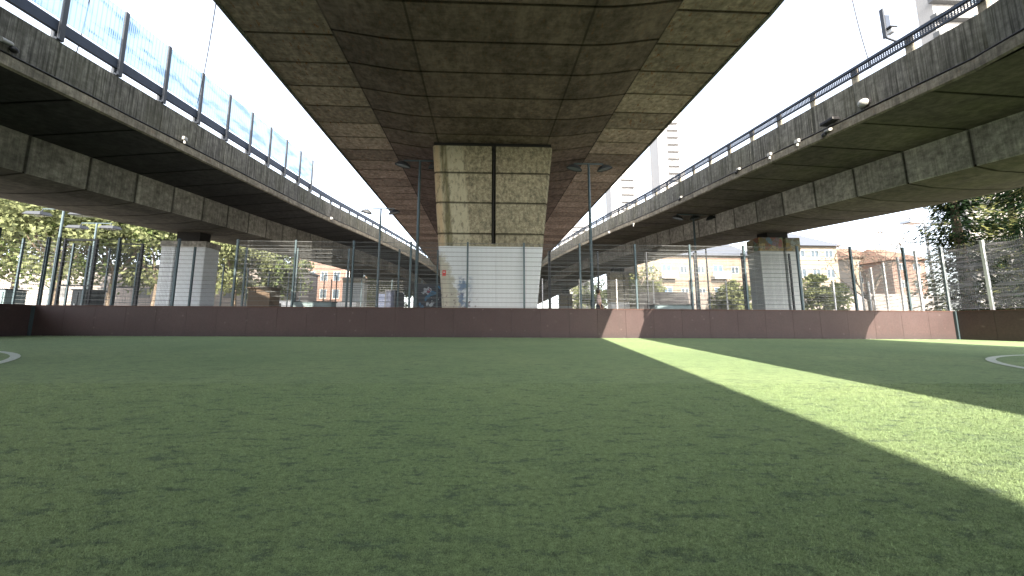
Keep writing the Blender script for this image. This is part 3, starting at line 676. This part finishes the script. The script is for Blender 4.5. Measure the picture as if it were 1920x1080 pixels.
def van(x, y, rot, label, col=(.75,.76,.77)):
    p = empty('parked_van', (x, y, G), label, 'van', 'white vans behind the courts')
    bm = simple('van_paint', col, .3, .0, .04)
    prof = [(-2.5,.35),(-2.5,1.0),(-2.35,1.15),(-1.75,1.3),(-1.2,2.15),(-.9,2.25),(2.4,2.25),(2.5,2.1),(2.5,.35)]
    def ext(pr, w0, w1, name, mat, par, off=0):
        n = len(pr); m = MB(); m.add([(x+a_, y+w0, G+b_) for a_, b_ in pr]+[(x+a_, y+w1, G+b_) for a_, b_ in pr], [tuple(range(n))[::-1], tuple(range(n, 2*n))]+[(i, (i+1)%n, n+(i+1)%n, n+i) for i in range(n)]); return m.build(name, mat, par)
    o = ext(prof, -.95, .95, 'body', bm, p); bv = o.modifiers.new('bevel', 'BEVEL'); bv.width = .08; bv.segments = 2
    gl = M['black']
    MB().frustum([(x-1.62, y-.965, G+1.38), (x-.3, y-.965, G+1.38), (x-.3, y-.95, G+1.38), (x-1.62, y-.95, G+1.38)], [(x-1.2, y-.965, G+1.98), (x-.3, y-.965, G+1.98), (x-.3, y-.95, G+1.98), (x-1.2, y-.95, G+1.98)]).build('side_window', gl, p)
    MB().add([(x-1.765, y-.8, G+1.34), (x-1.765, y+.8, G+1.34), (x-1.225, y+.75, G+2.12), (x-1.225, y-.75, G+2.12)], [(0,1,2,3)]).build('windscreen', gl, p)
    for wx in (-1.6, 1.55):
        for wy in (-.9, .72):
            w = MB().tube([(x+wx, y+wy-.02, G+.34), (x+wx, y+wy+.2, G+.34)], .34, 16).build('wheel', M['black'], p); MB().tube([(x+wx, y+wy-.035, G+.34), (x+wx, y+wy-.02, G+.34)], .19, 12).build('rim', M['whst'], w)
    for wy in (-.75, .55): MB().box((x-2.53, y+wy, G+.8), (x-2.48, y+wy+.22, G+.98)).build('headlight', M['lens'], p)
    return p
a = at(545, 560, 33); van(a.x, 33, 0, 'white van behind the courts, nearer the timber storage box')
a = at(596, 560, 34.5); van(a.x+2, 34.5, 0, 'white van parked in front of the brick building')

# ------------------------------------------------------------------ trees
def leafmat(name, c1, c2, tl=.5):
    t = NT(name); n = t.noise(1.1, 4); n2 = t.noise(9, 3); c = t.mix(n, c1, c2); c = t.mix(.5, c, t.ramp(n2, [(.3,.25),(.7,.75)]), 'OVERLAY')
    d = t.n.new('ShaderNodeBsdfDiffuse'); tr = t.n.new('ShaderNodeBsdfTranslucent'); t.l(c, d.inputs[0]); t.l(c, tr.inputs[0])
    a = t.n.new('ShaderNodeMixShader'); a.inputs[0].default_value = tl*.6; t.l(d.outputs[0], a.inputs[1]); t.l(tr.outputs[0], a.inputs[2]); t.l(a.outputs[0], t.out.inputs[0]); return t.m
M['leafY'] = leafmat('fresh_yellow_green_leaves', (.12,.145,.065), (.22,.24,.13)); M['leafG'] = leafmat('mid_green_leaves', (.06,.09,.03), (.15,.19,.08))
M['conif'] = leafmat('conifer_foliage', (.018,.036,.02), (.04,.07,.03), .3); M['coniftip'] = leafmat('sunlit_conifer_tips', (.12,.135,.05), (.22,.23,.10), .3)
M['bark'] = simple('grey_brown_bark', (.16,.13,.10), .9, 0, .35, 8)
def limb(m, p, d, L, r, lvl, tips, n=6, wob=.35, kids=3):
    pts = [Vector(p)]; rs = [r]; d = Vector(d).normalized()
    for i in range(4):
        d = (d+Vector((random.uniform(-1,1), random.uniform(-1,1), random.uniform(-.4,.8)))*wob*.4).normalized(); pts.append(pts[-1]+d*L/4); rs.append(r*(1-.15*(i+1)))
    m.tube(pts, rs, n, caps=False)
    if lvl == 0: tips.append(pts[-1]); return
    for k in range(kids):
        q = pts[random.choice((2,3,4))] if k else pts[-1]
        dd = (d+Vector((random.uniform(-1,1), random.uniform(-1,1), random.uniform(-.2,.6)))*.9).normalized()
        limb(m, q, dd, L*random.uniform(.55,.75), rs[-1]*.75, lvl-1, tips, max(4, n-1), wob, kids)
def tree(x, y, h, r, label, leaf='leafY', nl=9000, ls=.16, trunk=.28, low=.35, group='trees behind the left fence'):
    t = empty('broadleaf_tree', (x, y, G), label, 'tree', group); m = MB(); tips = []
    th = h*low; tp = [(x, y, G-.1)]; cx, cy = x, y
    for i in range(1, 5): cx += random.uniform(-.1,.1); cy += random.uniform(-.1,.1); tp.append((cx, cy, G+th*i/4))
    m.tube(tp, [trunk*1.25, trunk, trunk*.9, trunk*.82, trunk*.75], 9)
    for k in range(6):
        a = k*1.047+random.random(); limb(m, tp[-1], (math.cos(a)*.7, math.sin(a)*.7, 1.0), h*.28, trunk*.5, 2, tips)
    m.build('trunk', M['bark'], t)
    vs = []; fs = []
    cl = []
    for k in range(46):
        a = random.random()*6.283; v = random.random(); rr = r*math.sqrt(random.random())
        z = G+th*.9+(h-th*.8)*v; w = math.sqrt(max(.08, 1-((v-.42)/.62)**2)); cl.append((Vector((x+rr*w*math.cos(a), y+rr*w*math.sin(a), z)), random.uniform(.09, .17)*h*.9))
    cl += [(tp_, .07*h) for tp_ in tips]
    for i in range(nl):
        c, cr = random.choice(cl); d = Vector((random.gauss(0,1), random.gauss(0,1), random.gauss(0,.75))); d = d.normalized()*cr*random.random()**.4
        p = c+d; s = ls*random.uniform(.6,1.4); u = Vector((random.gauss(0,1), random.gauss(0,1), random.gauss(0,.6))).normalized(); w = u.orthogonal().normalized(); w.rotate(Matrix.Rotation(random.random()*6.28, 3, u)); q = u.cross(w)
        k = len(vs); vs += [p-w*s, p+q*s*.55, p+w*s, p-q*s*.55]; fs.append((k,k+1,k+2,k+3))
    mm = MB(); mm.v = vs; mm.f = fs; mm.build('crown', M[leaf], t)
for px, Y, h, r, lb, lf in ((20, 33, 14, 4.6, 'tall yellow green tree at the far left edge', 'leafY'), (105, 30, 13, 4.4, 'bright tree behind the box-headed mast at left', 'leafY'), (205, 33, 13.5, 4.6, 'leafy tree behind the narrow gate frame', 'leafG'),
                           (290, 34, 12, 4.2, 'yellow green tree touching the left edge of the white slotted pier', 'leafY'), (440, 36, 10.5, 4.0, 'tree just right of the white slotted pier', 'leafY'), (512, 40, 10.0, 3.6, 'smaller tree in front of the left end of the brick building', 'leafG'),
                           (-70, 29, 14, 4.8, 'dense tree half cut off by the left edge', 'leafG'), (712, 52, 8.5, 3.2, 'small bright tree seen below the far end of the left slip road', 'leafY'), (735, 60, 8.5, 3.4, 'last bright tree seen below the left slip road', 'leafY')):
    a = at(px, 560, Y); tree(a.x, Y, h, r, lb, lf, 8000, .2)
for px, Y, h, r, lb, lf in ((1115, 60, 8, 3.5, 'pale green tree beside the small distant right pier', 'leafG'), (1205, 44, 7.6, 3.2, 'light green tree right of the half shaded pier', 'leafY'), (1375, 34, 4.6, 2.0, 'leafy shrub-like tree in front of the yellow flats', 'leafY'),
                           (1535, 32, 4.9, 2.2, 'rounded green tree below the hipped roof house', 'leafY'), (1085, 75, 9, 4, 'distant green tree at the foot of the far right pier', 'leafY')):
    a = at(px, 560, Y); tree(a.x, Y, h, r, lb, lf, 5000, .16, .15, .25, 'trees beyond the right fences')
# bare tree
def bare(px, Y, h, label):
    a = at(px, 575, Y); t = empty('bare_tree', (a.x, Y, G), label, 'tree'); m = MB(); tips = []
    m.tube([(a.x, Y, G), (a.x+.05, Y, G+h*.2), (a.x-.05, Y, G+h*.36)], [.22,.17,.14], 8)
    for k in range(9):
        an = k*.698+random.random()*.4; limb(m, (a.x-.05, Y, G+h*(.22+.02*k)), (math.cos(an)*.75, math.sin(an)*.75, 1.15), h*.34, .075, 2, tips, 5, .3, 3)
    tw = m
    for p in tips:
        for _ in range(3): d = Vector((random.uniform(-1,1), random.uniform(-1,1), random.uniform(0,1.3)))*.35; tw.bar(p, p+d, .02, .02, ends=False); tw.sphere(p+d, .05, 5, 4)
    tw.build('trunk', M['bark'], t)
bare(1632, 28, 8.4, 'leafless spindly tree between the hipped roof house and the conifers')
# conifers
def conifer(x, y, h, r, label, nl=20000):
    t = empty('conifer_tree', (x, y, G), label, 'tree', 'dark conifers beyond the right end fence'); MB().tube([(x, y, G-.1), (x, y, G+h)], [.3, .05], 8).build('trunk', M['bark'], t)
    A = MB(); B = MB()
    for i in range(nl):
        v = random.random()**1.15; z = G+.3+(h-.3)*v; R0 = r*(1-v*.72)*(.78+.22*math.sin(v*40+noise.noise(Vector((x, v*8, 0)))*4)); a = random.random()*6.283
        R0 *= .9+.6*noise.noise(Vector((math.cos(a)*2.6+x, math.sin(a)*2.6+y, z*.9)))
        rr = R0*(random.random()**.35); p = Vector((x+rr*math.cos(a), y+rr*math.sin(a), z-.15*rr))
        o = Vector((math.cos(a), math.sin(a), -.45+random.uniform(-.5,.4))).normalized(); s = random.uniform(.07,.2); w = o.cross(Vector((0,0,1))).normalized(); w = (w+Vector((0,0,random.uniform(-.7,.7)))).normalized()
        (B if rr > R0*.86 and noise.noise(p*1.3) > -.12 and random.random() < .85 else A).add([p-w*s*.32, p+o*s, p+w*s*.32, p-o*s*.5], [(0,1,2,3)])
    A.build('crown', M['conif'], t); B.build('foliage_tips', M['coniftip'], t)
for x, y, h, r, lb in ((28.5, 18.0, 12, 2.6, 'dark conifer just right of the pale floodlight mast'), (31.5, 17.0, 13.5, 3.0, 'tall dark conifer in the middle of the conifer row'), (34.8, 19.5, 14, 3.2, 'tallest conifer at the back of the conifer row'), (27.2, 13.2, 11, 2.6, 'broad conifer behind the windbreak cloth'), (30, 11, 12, 3.0, 'conifer at the right edge nearest the camera')):
    conifer(x, y, h, r, lb)

# ------------------------------------------------------------------ buildings
def brickmat(name, c, mort=(.45,.43,.4)):
    t = NT(name); b = t.n.new('ShaderNodeTexBrick'); m = t.n.new('ShaderNodeMapping'); t.l(t.pos, m.inputs[0]); m.inputs['Rotation'].default_value = (R(90), 0, 0); t.l(m.outputs[0], b.inputs[0])
    b.inputs['Scale'].default_value = 4; b.inputs['Color1'].default_value = (*c, 1); b.inputs['Color2'].default_value = (*[x*.8 for x in c], 1); b.inputs['Mortar'].default_value = (*mort, 1)
    n = t.noise(.4, 4); return t.fin(t.mix(.4, b.outputs[0], t.ramp(n, [(.3,.35),(.7,.65)]), 'OVERLAY'), .9)
M['yb'] = brickmat('yellow_stock_brick', (.22,.185,.14), (.22,.2,.18)); M['rb'] = brickmat('orange_red_brick', (.20,.125,.098), (.2,.16,.14)); M['slate'] = simple('grey_slate', (.065,.075,.095), .7, 0, .2, 3)
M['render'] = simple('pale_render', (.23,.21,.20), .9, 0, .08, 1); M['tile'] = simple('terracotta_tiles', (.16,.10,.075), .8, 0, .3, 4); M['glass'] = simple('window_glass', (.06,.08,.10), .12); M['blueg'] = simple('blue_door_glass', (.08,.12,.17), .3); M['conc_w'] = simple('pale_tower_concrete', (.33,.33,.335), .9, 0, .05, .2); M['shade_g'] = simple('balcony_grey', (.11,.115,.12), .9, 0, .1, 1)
def window(par, x, y, z, w, h, fr='white', gl='glass'):
    f = MB(); t = .07
    f.box((x, y-.06, z), (x+t, y+.02, z+h)); f.box((x+w-t, y-.06, z), (x+w, y+.02, z+h)); f.box((x+t, y-.06, z), (x+w-t, y+.02, z+t)); f.box((x+t, y-.06, z+h-t), (x+w-t, y+.02, z+h)); f.box((x+w/2-t/2, y-.05, z+t), (x+w/2+t/2, y+.015, z+h-t))
    o = f.build('window', M[fr], par); MB().box((x+t, y-.02, z+t), (x+w/2-t/2, y-.01, z+h-t)).box((x+w/2+t/2, y-.02, z+t), (x+w-t, y-.01, z+h-t)).build('pane', M[gl], o); return o
def hip(x0, y0, x1, y1, z, h, o=.5):
    m = MB(); x0 -= o; x1 += o; y0 -= o; y1 += o; ym = (y0+y1)/2; d = min((y1-y0)/2, (x1-x0)*.3)
    return m.add([(x0,y0,z),(x1,y0,z),(x1,y1,z),(x0,y1,z),(x0+d,ym,z+h),(x1-d,ym,z+h)], [(0,1,5,4),(1,2,5),(2,3,4,5),(3,0,4),(3,2,1,0)])
# yellow flats
fx0, fx1, FY = at(1195, 500, 46).x, at(1412, 500, 46).x, 46; zt = at(1300, 480, FY).z
fb = empty('apartment_building', (fx0, FY, G), 'three storey yellow brick flats with white windows and grey roof', 'building')
MB().box((fx0, FY, G), (fx1, FY+9, zt)).build('wall', M['yb'], fb)
rz = at(1300, 455, FY).z
MB().add([(fx0-.5,FY-.5,zt),(fx1+.5,FY-.5,zt),(fx1+.5,FY+9.5,zt),(fx0-.5,FY+9.5,zt),(fx0,FY+4.5,rz+1),(fx1,FY+4.5,rz+1)], [(0,1,5,4),(1,2,5),(2,3,4,5),(3,0,4),(3,2,1,0)]).build('roof', M['slate'], fb)
st = (zt-G)/3.1
for r_ in range(3):
    z = G+st*r_+1.0
    for k in range(6):
        x = fx0+1.0+k*(fx1-fx0-2)/6
        if k % 3 == 1: window(fb, x, FY, z-.7, 1.5, 2.0, 'white', 'blueg'); MB().box((x-.4, FY-.9, z-.85), (x+2.0, FY-.02, z-.7)).box((x-.4, FY-.9, z-.7), (x+2.0, FY-.85, z+.15)).build('balcony', M['white'], fb)
        else: window(fb, x+.2, FY, z, 1.1, 1.1)
    MB().box((fx0, FY-.03, G+st*(r_+1)-.15), (fx1, FY-.003, G+st*(r_+1))).build('string_course', M['tile'], fb)
# hipped house
hx0, hx1, HY = at(1484, 500, 40).x, at(1572, 500, 40).x, 40; hz = at(1530, 462, HY).z
hb = empty('hipped_house', (hx0, HY, G), 'yellow brick house with grey hipped roof beside the grey white pier', 'house')
MB().box((hx0, HY, G), (hx1, HY+8, hz)).build('wall', M['yb'], hb); hip(hx0, HY, hx1, HY+8, hz, at(1530, 444, HY).z-hz+1.6).build('roof', M['slate'], hb)
for k in range(3): window(hb, hx0+.8+k*1.9, HY, hz-1.5, 1.1, 1.0); window(hb, hx0+.8+k*1.9, HY, hz-4.2, 1.1, 1.2)
# terracotta houses
for i, (p0, p1, Y, yr, lb) in enumerate(((1598, 1668, 52, 470, 'terracotta roofed house behind the bare tree'), (1672, 1735, 48, 474, 'terracotta roofed house left of the conifers'))):
    x0, x1 = at(p0, 500, Y).x, at(p1, 500, Y).x; z = at((p0+p1)/2, yr+14, Y).z; h = empty('terracotta_house', (x0, Y, G), lb, 'house', 'terracotta roofed houses')
    MB().box((x0, Y, G), (x1, Y+8, z)).build('wall', M['rb'] if i else M['yb'], h); hip(x0, Y, x1, Y+8, z, at(p0, 456, Y).z-z).build('roof', M['tile'], h)
    for k in range(2): window(h, x0+1+k*2.4, Y, z-1.6, 1.2, 1.1); window(h, x0+1+k*2.4, Y, z-4.4, 1.2, 1.2)
# low brick wall / hedge-like boundary behind right fences
bw = MB().box((at(1200,560,36).x, 36, G), (at(1760,560,36).x, 36.3, at(1500,550,36).z)); solo(bw, 'boundary_wall', M['render'], 'long pale boundary wall behind the right fences', 'wall')
# brick building left
bx0, bx1, BY = at(545, 500, 58).x, at(690, 500, 58).x, 58; bz = at(600, 470, BY).z
bb = empty('brick_building', (bx0, BY, G), 'long pinkish brick building seen under the left slip road', 'building'); MB().box((bx0, BY, G), (bx1, BY+10, bz)).build('wall', M['rb'], bb)
MB().box((bx0-.2, BY-.3, bz), (bx1+.2, BY+10.2, bz+.5)).build('roof', M['slate'], bb)
for r_ in range(3):
    for k in range(6): window(bb, bx0+1+k*2.25, BY, G+1.2+r_*3.2, 1.2, 1.7)
# made-up pale building standing in for the sunlit bank behind left trees
px0, px1, PY_ = at(-160, 500, 44).x, at(540, 500, 44).x, 44; pz = at(100, 498, PY_).z
pb = empty('bank_stand_in', (px0, PY_, G), 'long pale made-up building standing in for the sunlit bank behind the left trees', 'building'); MB().box((px0, PY_, G), (px1, PY_+8, pz)).build('wall', M['render'], pb)
for z in (G+2.6, G+5.0): MB().box((px0, PY_-.05, z), (px1, PY_-.003, z+.12)).build('string_course', M['shade_g'], pb)
MB().box((px0-.2, PY_-.3, pz), (px1+.2, PY_+8.2, pz+.25)).build('roof', M['shade_g'], pb)
k = 0; x = px0+2
while x < px1-3: window(pb, x, PY_, G+3.3, 1.3, 1.3, 'shade_g', 'shade_g'); x += 5.5
# towers
def tower(p0, p1, ytop, Y, label, floors_px, bal0, bal1, name='tower_block', group='hazy white tower blocks'):
    ym = (ytop+420)/2; x0, x1 = at(p0, ym, Y).x, at(p1, ym, Y).x; z = at(p0, ytop, Y).z; t = empty(name, (x0, Y, G), label, 'tower block', group)
    MB().box((x0, Y, G), (x1, Y+8, z)).build('wall', M['conc_w'], t)
    fh = floors_px/CF*Y; b0, b1 = at(bal0, ym, Y).x, at(bal1, ym, Y).x; zz = G+fh; n = 0
    while zz < z-fh*.6 and n < 40:
        MB().box((b0, Y-.05, zz), (b1, Y-.0, zz+fh*.32)).build('window', M['shade_g'], t)  # flat grey strip paints the shade of a balcony recess
        MB().box((b0-.3, Y-1.4, zz-fh*.28), (b1+.3, Y-.06, zz-fh*.02)).build('balcony', M['conc_w'], t); zz += fh; n += 1
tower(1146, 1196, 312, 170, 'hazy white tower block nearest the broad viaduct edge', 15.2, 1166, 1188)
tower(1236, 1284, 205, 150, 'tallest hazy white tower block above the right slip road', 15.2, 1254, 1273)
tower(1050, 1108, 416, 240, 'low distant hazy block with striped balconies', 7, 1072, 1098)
tx0, tx1, TY = at(1748, 10, 75).x, at(1900, 10, 75).x, 75
tb = empty('tower_block', (tx0, TY, G), 'beige tower block rising above the right slip road railing', 'tower block'); MB().box((tx0, TY, G), (tx1, TY+3, 95)).build('wall', simple('beige_tower_concrete', (.30,.295,.29), .9), tb)
for k in range(16): MB().box((tx0-1.2, TY-1.2, 10+k*5.2), (tx0+9, TY-.02, 11.4+k*5.2)).build('balcony', M['shade_g'], tb); window(tb, tx0+11, TY, 10.4+k*5.2, 2.4, 2.2); window(tb, tx0+15, TY, 10.4+k*5.2, 2.4, 2.2)

# ------------------------------------------------------------------ small things on the slip roads
def fitting(Y, dz, label, kind, side=1, name='bulkhead_lamp', cat='lamp'):
    fn = rfn if side > 0 else lfn; x, y, z = fn(Y, 0, dz); o = empty(name, (x, y, z), label, cat, None); s = -side
    if kind == 'round':
        MB().sphere((x+s*.10, y, z), .13, 12, 8).build('globe', M['fitting'], o, smooth=True); MB().tube([(x, y, z), (x+s*.06, y, z)], .14, 12).build('base', M['black'], o)
    elif kind == 'flood':
        MB().box((x+s*.04, y-.22, z-.06), (x+s*.30, y+.22, z+.05)).build('housing', M['black'], o, bevel=.02); MB().box((x+s*.0, y-.04, z-.03), (x+s*.05, y+.04, z+.02)).build('bracket', M['dkst'], o)
    elif kind == 'cam':
        MB().tube([(x+s*.05, y, z), (x+s*.12, y-.22, z-.06)], .055, 10).build('housing', M['fitting'], o); MB().sphere((x+s*.08, y+.04, z-.12), .08, 10, 6).build('dome', M['black'], o, smooth=True)
    else:
        MB().box((x+s*.02, y-.08, z-.07), (x+s*.12, y+.08, z+.07)).build('housing', M['fitting'], o, bevel=.015); MB().tube([(x+s*.07, y, z-.07), (x+s*.09, y, z-.2)], .035, 8).build('sensor', M['fitting'], o)
for px, py, kd, lb, nm, ct in ((1627, 193, 'round', 'white round lamp on the right slip road parapet', 'bulkhead_lamp', 'lamp'), (1563, 228, 'flood', 'black floodlight on the right slip road parapet', 'parapet_floodlight', 'floodlight'), (1551, 246, 'cam', 'dark domed camera under the black floodlight', 'security_camera', 'camera'),
                               (1498, 265, 'box', 'small white fitting below the black floodlight on the right parapet', 'junction_box', 'electrical box'), (1446, 290, 'box', 'second small white fitting along the right parapet', 'junction_box', 'electrical box'), (1385, 318, 'cam', 'pair of pale cameras midway along the right parapet', 'security_camera', 'camera'),
                               (1277, 370, 'cam', 'pale cameras above the three-headed mast on the right parapet', 'security_camera', 'camera'), (1189, 420, 'box', 'white hanging fitting on the far part of the right parapet', 'junction_box', 'electrical box'), (1144, 436, 'round', 'tiny white lamp at the far end of the right parapet', 'bulkhead_lamp', 'lamp')):
    # walk along the parapet until its face lies under this bearing
    best = min((abs((lambda w: (CPX+CF*w.x/-w.z)-px)(CM.transposed() @ (Vector(rfn(Yy*.05, 0, -1.0))-Vector((0,0,CH))))), Yy*.05) for Yy in range(120, 1000))[1]
    fitting(best, at(px, py, best).z-zr(best), lb, kd, 1, nm, ct)
for px, py, kd, lb, nm, ct in ((12, 82, 'cam', 'white security camera at the near end of the left parapet', 'security_camera', 'camera'), (342, 260, 'box', 'small pale fitting on the left slip road parapet', 'junction_box', 'electrical box'), (619, 410, 'round', 'small white lamp far along the left parapet', 'bulkhead_lamp', 'lamp')):
    best = min((abs((lambda w: (CPX+CF*w.x/-w.z)-px)(CM.transposed() @ (Vector(lfn(Yy*.05, 0, -1.0))-Vector((0,0,CH))))), Yy*.05) for Yy in range(120, 1000))[1]
    fitting(best, at(px, py, best).z-zl(best), lb, kd, -1, nm, ct)
# conduits in the parapet grooves
for fn, lb in ((rfn, 'thin black conduit run along the right slip road edge'), (lfn, 'thin black conduit run along the left slip road edge')):
    solo(MB().tube([fn(5+i, -.02, -1.05+.01*math.sin(i*2.1)) for i in range(50)], .022, 6), 'cable_conduit', M['black'], lb, 'conduit')
# hanging cables
def cable(p, q, sag, label):
    p = Vector(p); q = Vector(q); solo(MB().tube([p.lerp(q, i/14)+Vector((sag*math.sin(i/14*math.pi), 0, 0)) for i in range(15)], .012, 5), 'hanging_cable', M['dkst'], label, 'cable', 'thin cables beside the slip roads')
cable(at(405, 5, 8.4), at(365, 215, 13.0), .05, 'thin cable crossing the sky left of the broad viaduct')
cable(at(172, -20, 8.6), at(143, 100, 9.0), .02, 'thin cable behind the pale blue screens at top left')
cable(at(1596, -10, 9.2), at(1634, 130, 9.6), -.04, 'thin cable dropping behind the right slip road railing')
# traffic sign above the right parapet
sg = empty('traffic_sign', at(1660, 70, 9.4), 'back of a dark traffic sign on a bracket above the right railing', 'traffic sign')
p = at(1660, 70, 9.4); q = at(1684, 74, 9.4)
MB().bar((p.x, p.y, p.z), (q.x, q.y, q.z-.1), .04).build('bracket', M['dkst'], sg)
c1 = at(1652, 18, 9.4); MB().bar((p.x, p.y, p.z-.02), (c1.x, c1.y, c1.z), .05, .09).build('upright', M['dkst'], sg)
c2 = at(1665, 30, 9.4); MB().box((c1.x+.06, p.y-.03, p.z+.28), (c2.x, p.y+.03, c2.z)).build('panel', M['rail'], sg)
MB().box((p.x+.10, p.y-.12, p.z+.12), (p.x+.24, p.y+.05, p.z+.26)).build('lamp_housing', M['whst'], sg); MB().box((p.x-.0, p.y-.16, p.z+.262), (p.x+.27, p.y+.08, p.z+.29)).build('hood', M['dkst'], sg)

# ------------------------------------------------------------------ person
def skin(name, verts, edges, radii, mat, parent, root=0, sub=1):
    me = bpy.data.meshes.new(name); me.from_pydata(verts, edges, []); o = bpy.data.objects.new(name, me); COL.objects.link(o); o.parent = parent; me.materials.append(mat)
    md = o.modifiers.new('skin', 'SKIN'); 
    for i, r in enumerate(radii): me.skin_vertices[0].data[i].radius = (r, r*.9) if not isinstance(r, tuple) else r
    me.skin_vertices[0].data[root].use_root = True
    s_ = o.modifiers.new('sub', 'SUBSURF'); s_.levels = sub; s_.render_levels = sub+1; md.use_smooth_shade = True; return o
pp = at(1123, 560, 15.0)
per = empty('person', (pp.x, 15.0, G), 'person in a pale pink top and dark trousers walking behind the wall', 'person')
SK = simple('skin_tone', (.45,.28,.2), .6, 0, .05); SH = simple('pale_pink_cotton', (.62,.48,.47), .9, 0, .08); TR = simple('dark_trousers', (.05,.05,.07), .9); HA = simple('dark_hair', (.03,.02,.015), .7)
V = [(0,0,.95),(0,0,1.15),(0,0,1.38),(0,0,1.46),(0,-.01,1.53),(0,-.015,1.62),(0,-.01,1.71),
     (-.17,0,1.40),(-.22,.05,1.14),(-.21,-.06,.92),(.17,0,1.40),(.22,-.05,1.14),(.21,-.16,.94),
     (-.10,0,.90),(-.11,-.12,.50),(-.11,.02,.10),(-.11,-.12,.04),(.10,0,.90),(.11,.10,.50),(.11,.28,.12),(.11,.17,.03)]
Ed = [(0,1),(1,2),(2,3),(3,4),(4,5),(5,6),(2,7),(7,8),(8,9),(2,10),(10,11),(11,12),(0,13),(13,14),(14,15),(15,16),(0,17),(17,18),(18,19),(19,20)]
Rr = [.13,.12,.13,.055,.05,.085,.07,.05,.04,.028,.05,.04,.028,.085,.055,.04,.04,.085,.055,.04,.04]
# hands: five short fingers each
def hand(base, s):
    global V, Ed, Rr
    b = len(V); V.append((base[0], base[1]-.01, base[2]-.07)); Rr.append((.035,.018)); return b
for w, sx in ((9, -1), (12, 1)):
    b = hand(V[w], sx); Ed.append((w, b))
    for k in range(4):
        n = len(V); V.append((V[b][0]+(k-1.5)*.019*.5, V[b][1]+(k-1.5)*.019, V[b][2]-.05)); V.append((V[b][0]-sx*.008, V[b][1]+(k-1.5)*.02, V[b][2]-.09+.006*abs(k-1.5))); Ed += [(b, n), (n, n+1)]; Rr += [.009, .008]
    n = len(V); V.append((V[b][0]-sx*.01, V[b][1]-.045, V[b][2]-.01)); V.append((V[b][0]-sx*.015, V[b][1]-.055, V[b][2]-.05)); Ed += [(b, n), (n, n+1)]; Rr += [.010, .009]
skin('body', V, Ed, Rr, SK, per)
f = 1.16
skin('shirt', [(0,0,.93)]+V[1:3]+[V[3]]+V[7:9]+[(-.215,0,1.0)]+V[10:12]+[(.215,-.11,1.0)], [(0,1),(1,2),(2,3),(2,4),(4,5),(5,6),(2,7),(7,8),(8,9)], [.15,.14,.15,.068,.062,.052,.042,.062,.052,.042], SH, per)
skin('trousers', [V[0],V[13],V[14],V[15],V[17],V[18],V[19]], [(0,1),(1,2),(2,3),(0,4),(4,5),(5,6)], [.145,.1,.072,.058,.1,.072,.058], TR, per)
hm = MB().sphere((0,.015,1.655), .115, 14, 9, 1.12); hm.v = [v if not (v.y < -.045 and v.z < 1.70) else Vector((v.x, -.045, v.z)) for v in hm.v]
ORG_save = dict(ORG); ORG[per.name] = Vector((0,0,0)); hm.build('hair', HA, per, smooth=True)
MB().sphere((-.032,-.098,1.635), .012, 6, 4).sphere((.032,-.098,1.635), .012, 6, 4).build('eyes', M['white'], per)
MB().frustum([(-.014,-.09,1.60),(.014,-.09,1.60),(.0,-.118,1.60)], [(-.006,-.09,1.645),(.006,-.09,1.645),(0,-.098,1.645)]).build('nose', SK, per)
ORG.update(ORG_save); per.rotation_euler.z = R(70)

# ------------------------------------------------------------------ light
w = bpy.data.worlds.new('World'); sc.world = w; w.use_nodes = True; nt = w.node_tree; nt.nodes.clear()
sky = nt.nodes.new('ShaderNodeTexSky'); sky.sky_type = 'NISHITA'; sky.sun_disc = False
SUN = Vector((.0, -1.5, 1.0)).normalized()
el = math.asin(SUN.z); az = math.atan2(SUN.x, SUN.y)
sky.sun_elevation = el; sky.sun_rotation = az; sky.air_density = 1.0; sky.dust_density = 3.0; sky.ozone_density = 1.0
hs = nt.nodes.new('ShaderNodeHueSaturation'); hs.inputs['Saturation'].default_value = .42; hs.inputs['Value'].default_value = 1
bg = nt.nodes.new('ShaderNodeBackground'); bg.inputs[1].default_value = .82; wo = nt.nodes.new('ShaderNodeOutputWorld')
nt.links.new(sky.outputs[0], hs.inputs['Color']); nt.links.new(hs.outputs[0], bg.inputs[0]); nt.links.new(bg.outputs[0], wo.inputs[0])
ld = bpy.data.lights.new('sun', 'SUN'); ld.energy = 20; ld.angle = R(.3); ld.color = (1, .87, .70)
lo = bpy.data.objects.new('sun', ld); COL.objects.link(lo); lo.rotation_euler = SUN.to_track_quat('Z', 'Y').to_euler()
sc.view_settings.view_transform = 'Standard'; sc.view_settings.look = 'None'; sc.view_settings.exposure = 0; sc.view_settings.gamma = 1
sc.cycles.use_denoising = True
sc.cycles.max_bounces = 10; sc.cycles.diffuse_bounces = 5; sc.cycles.transparent_max_bounces = 24
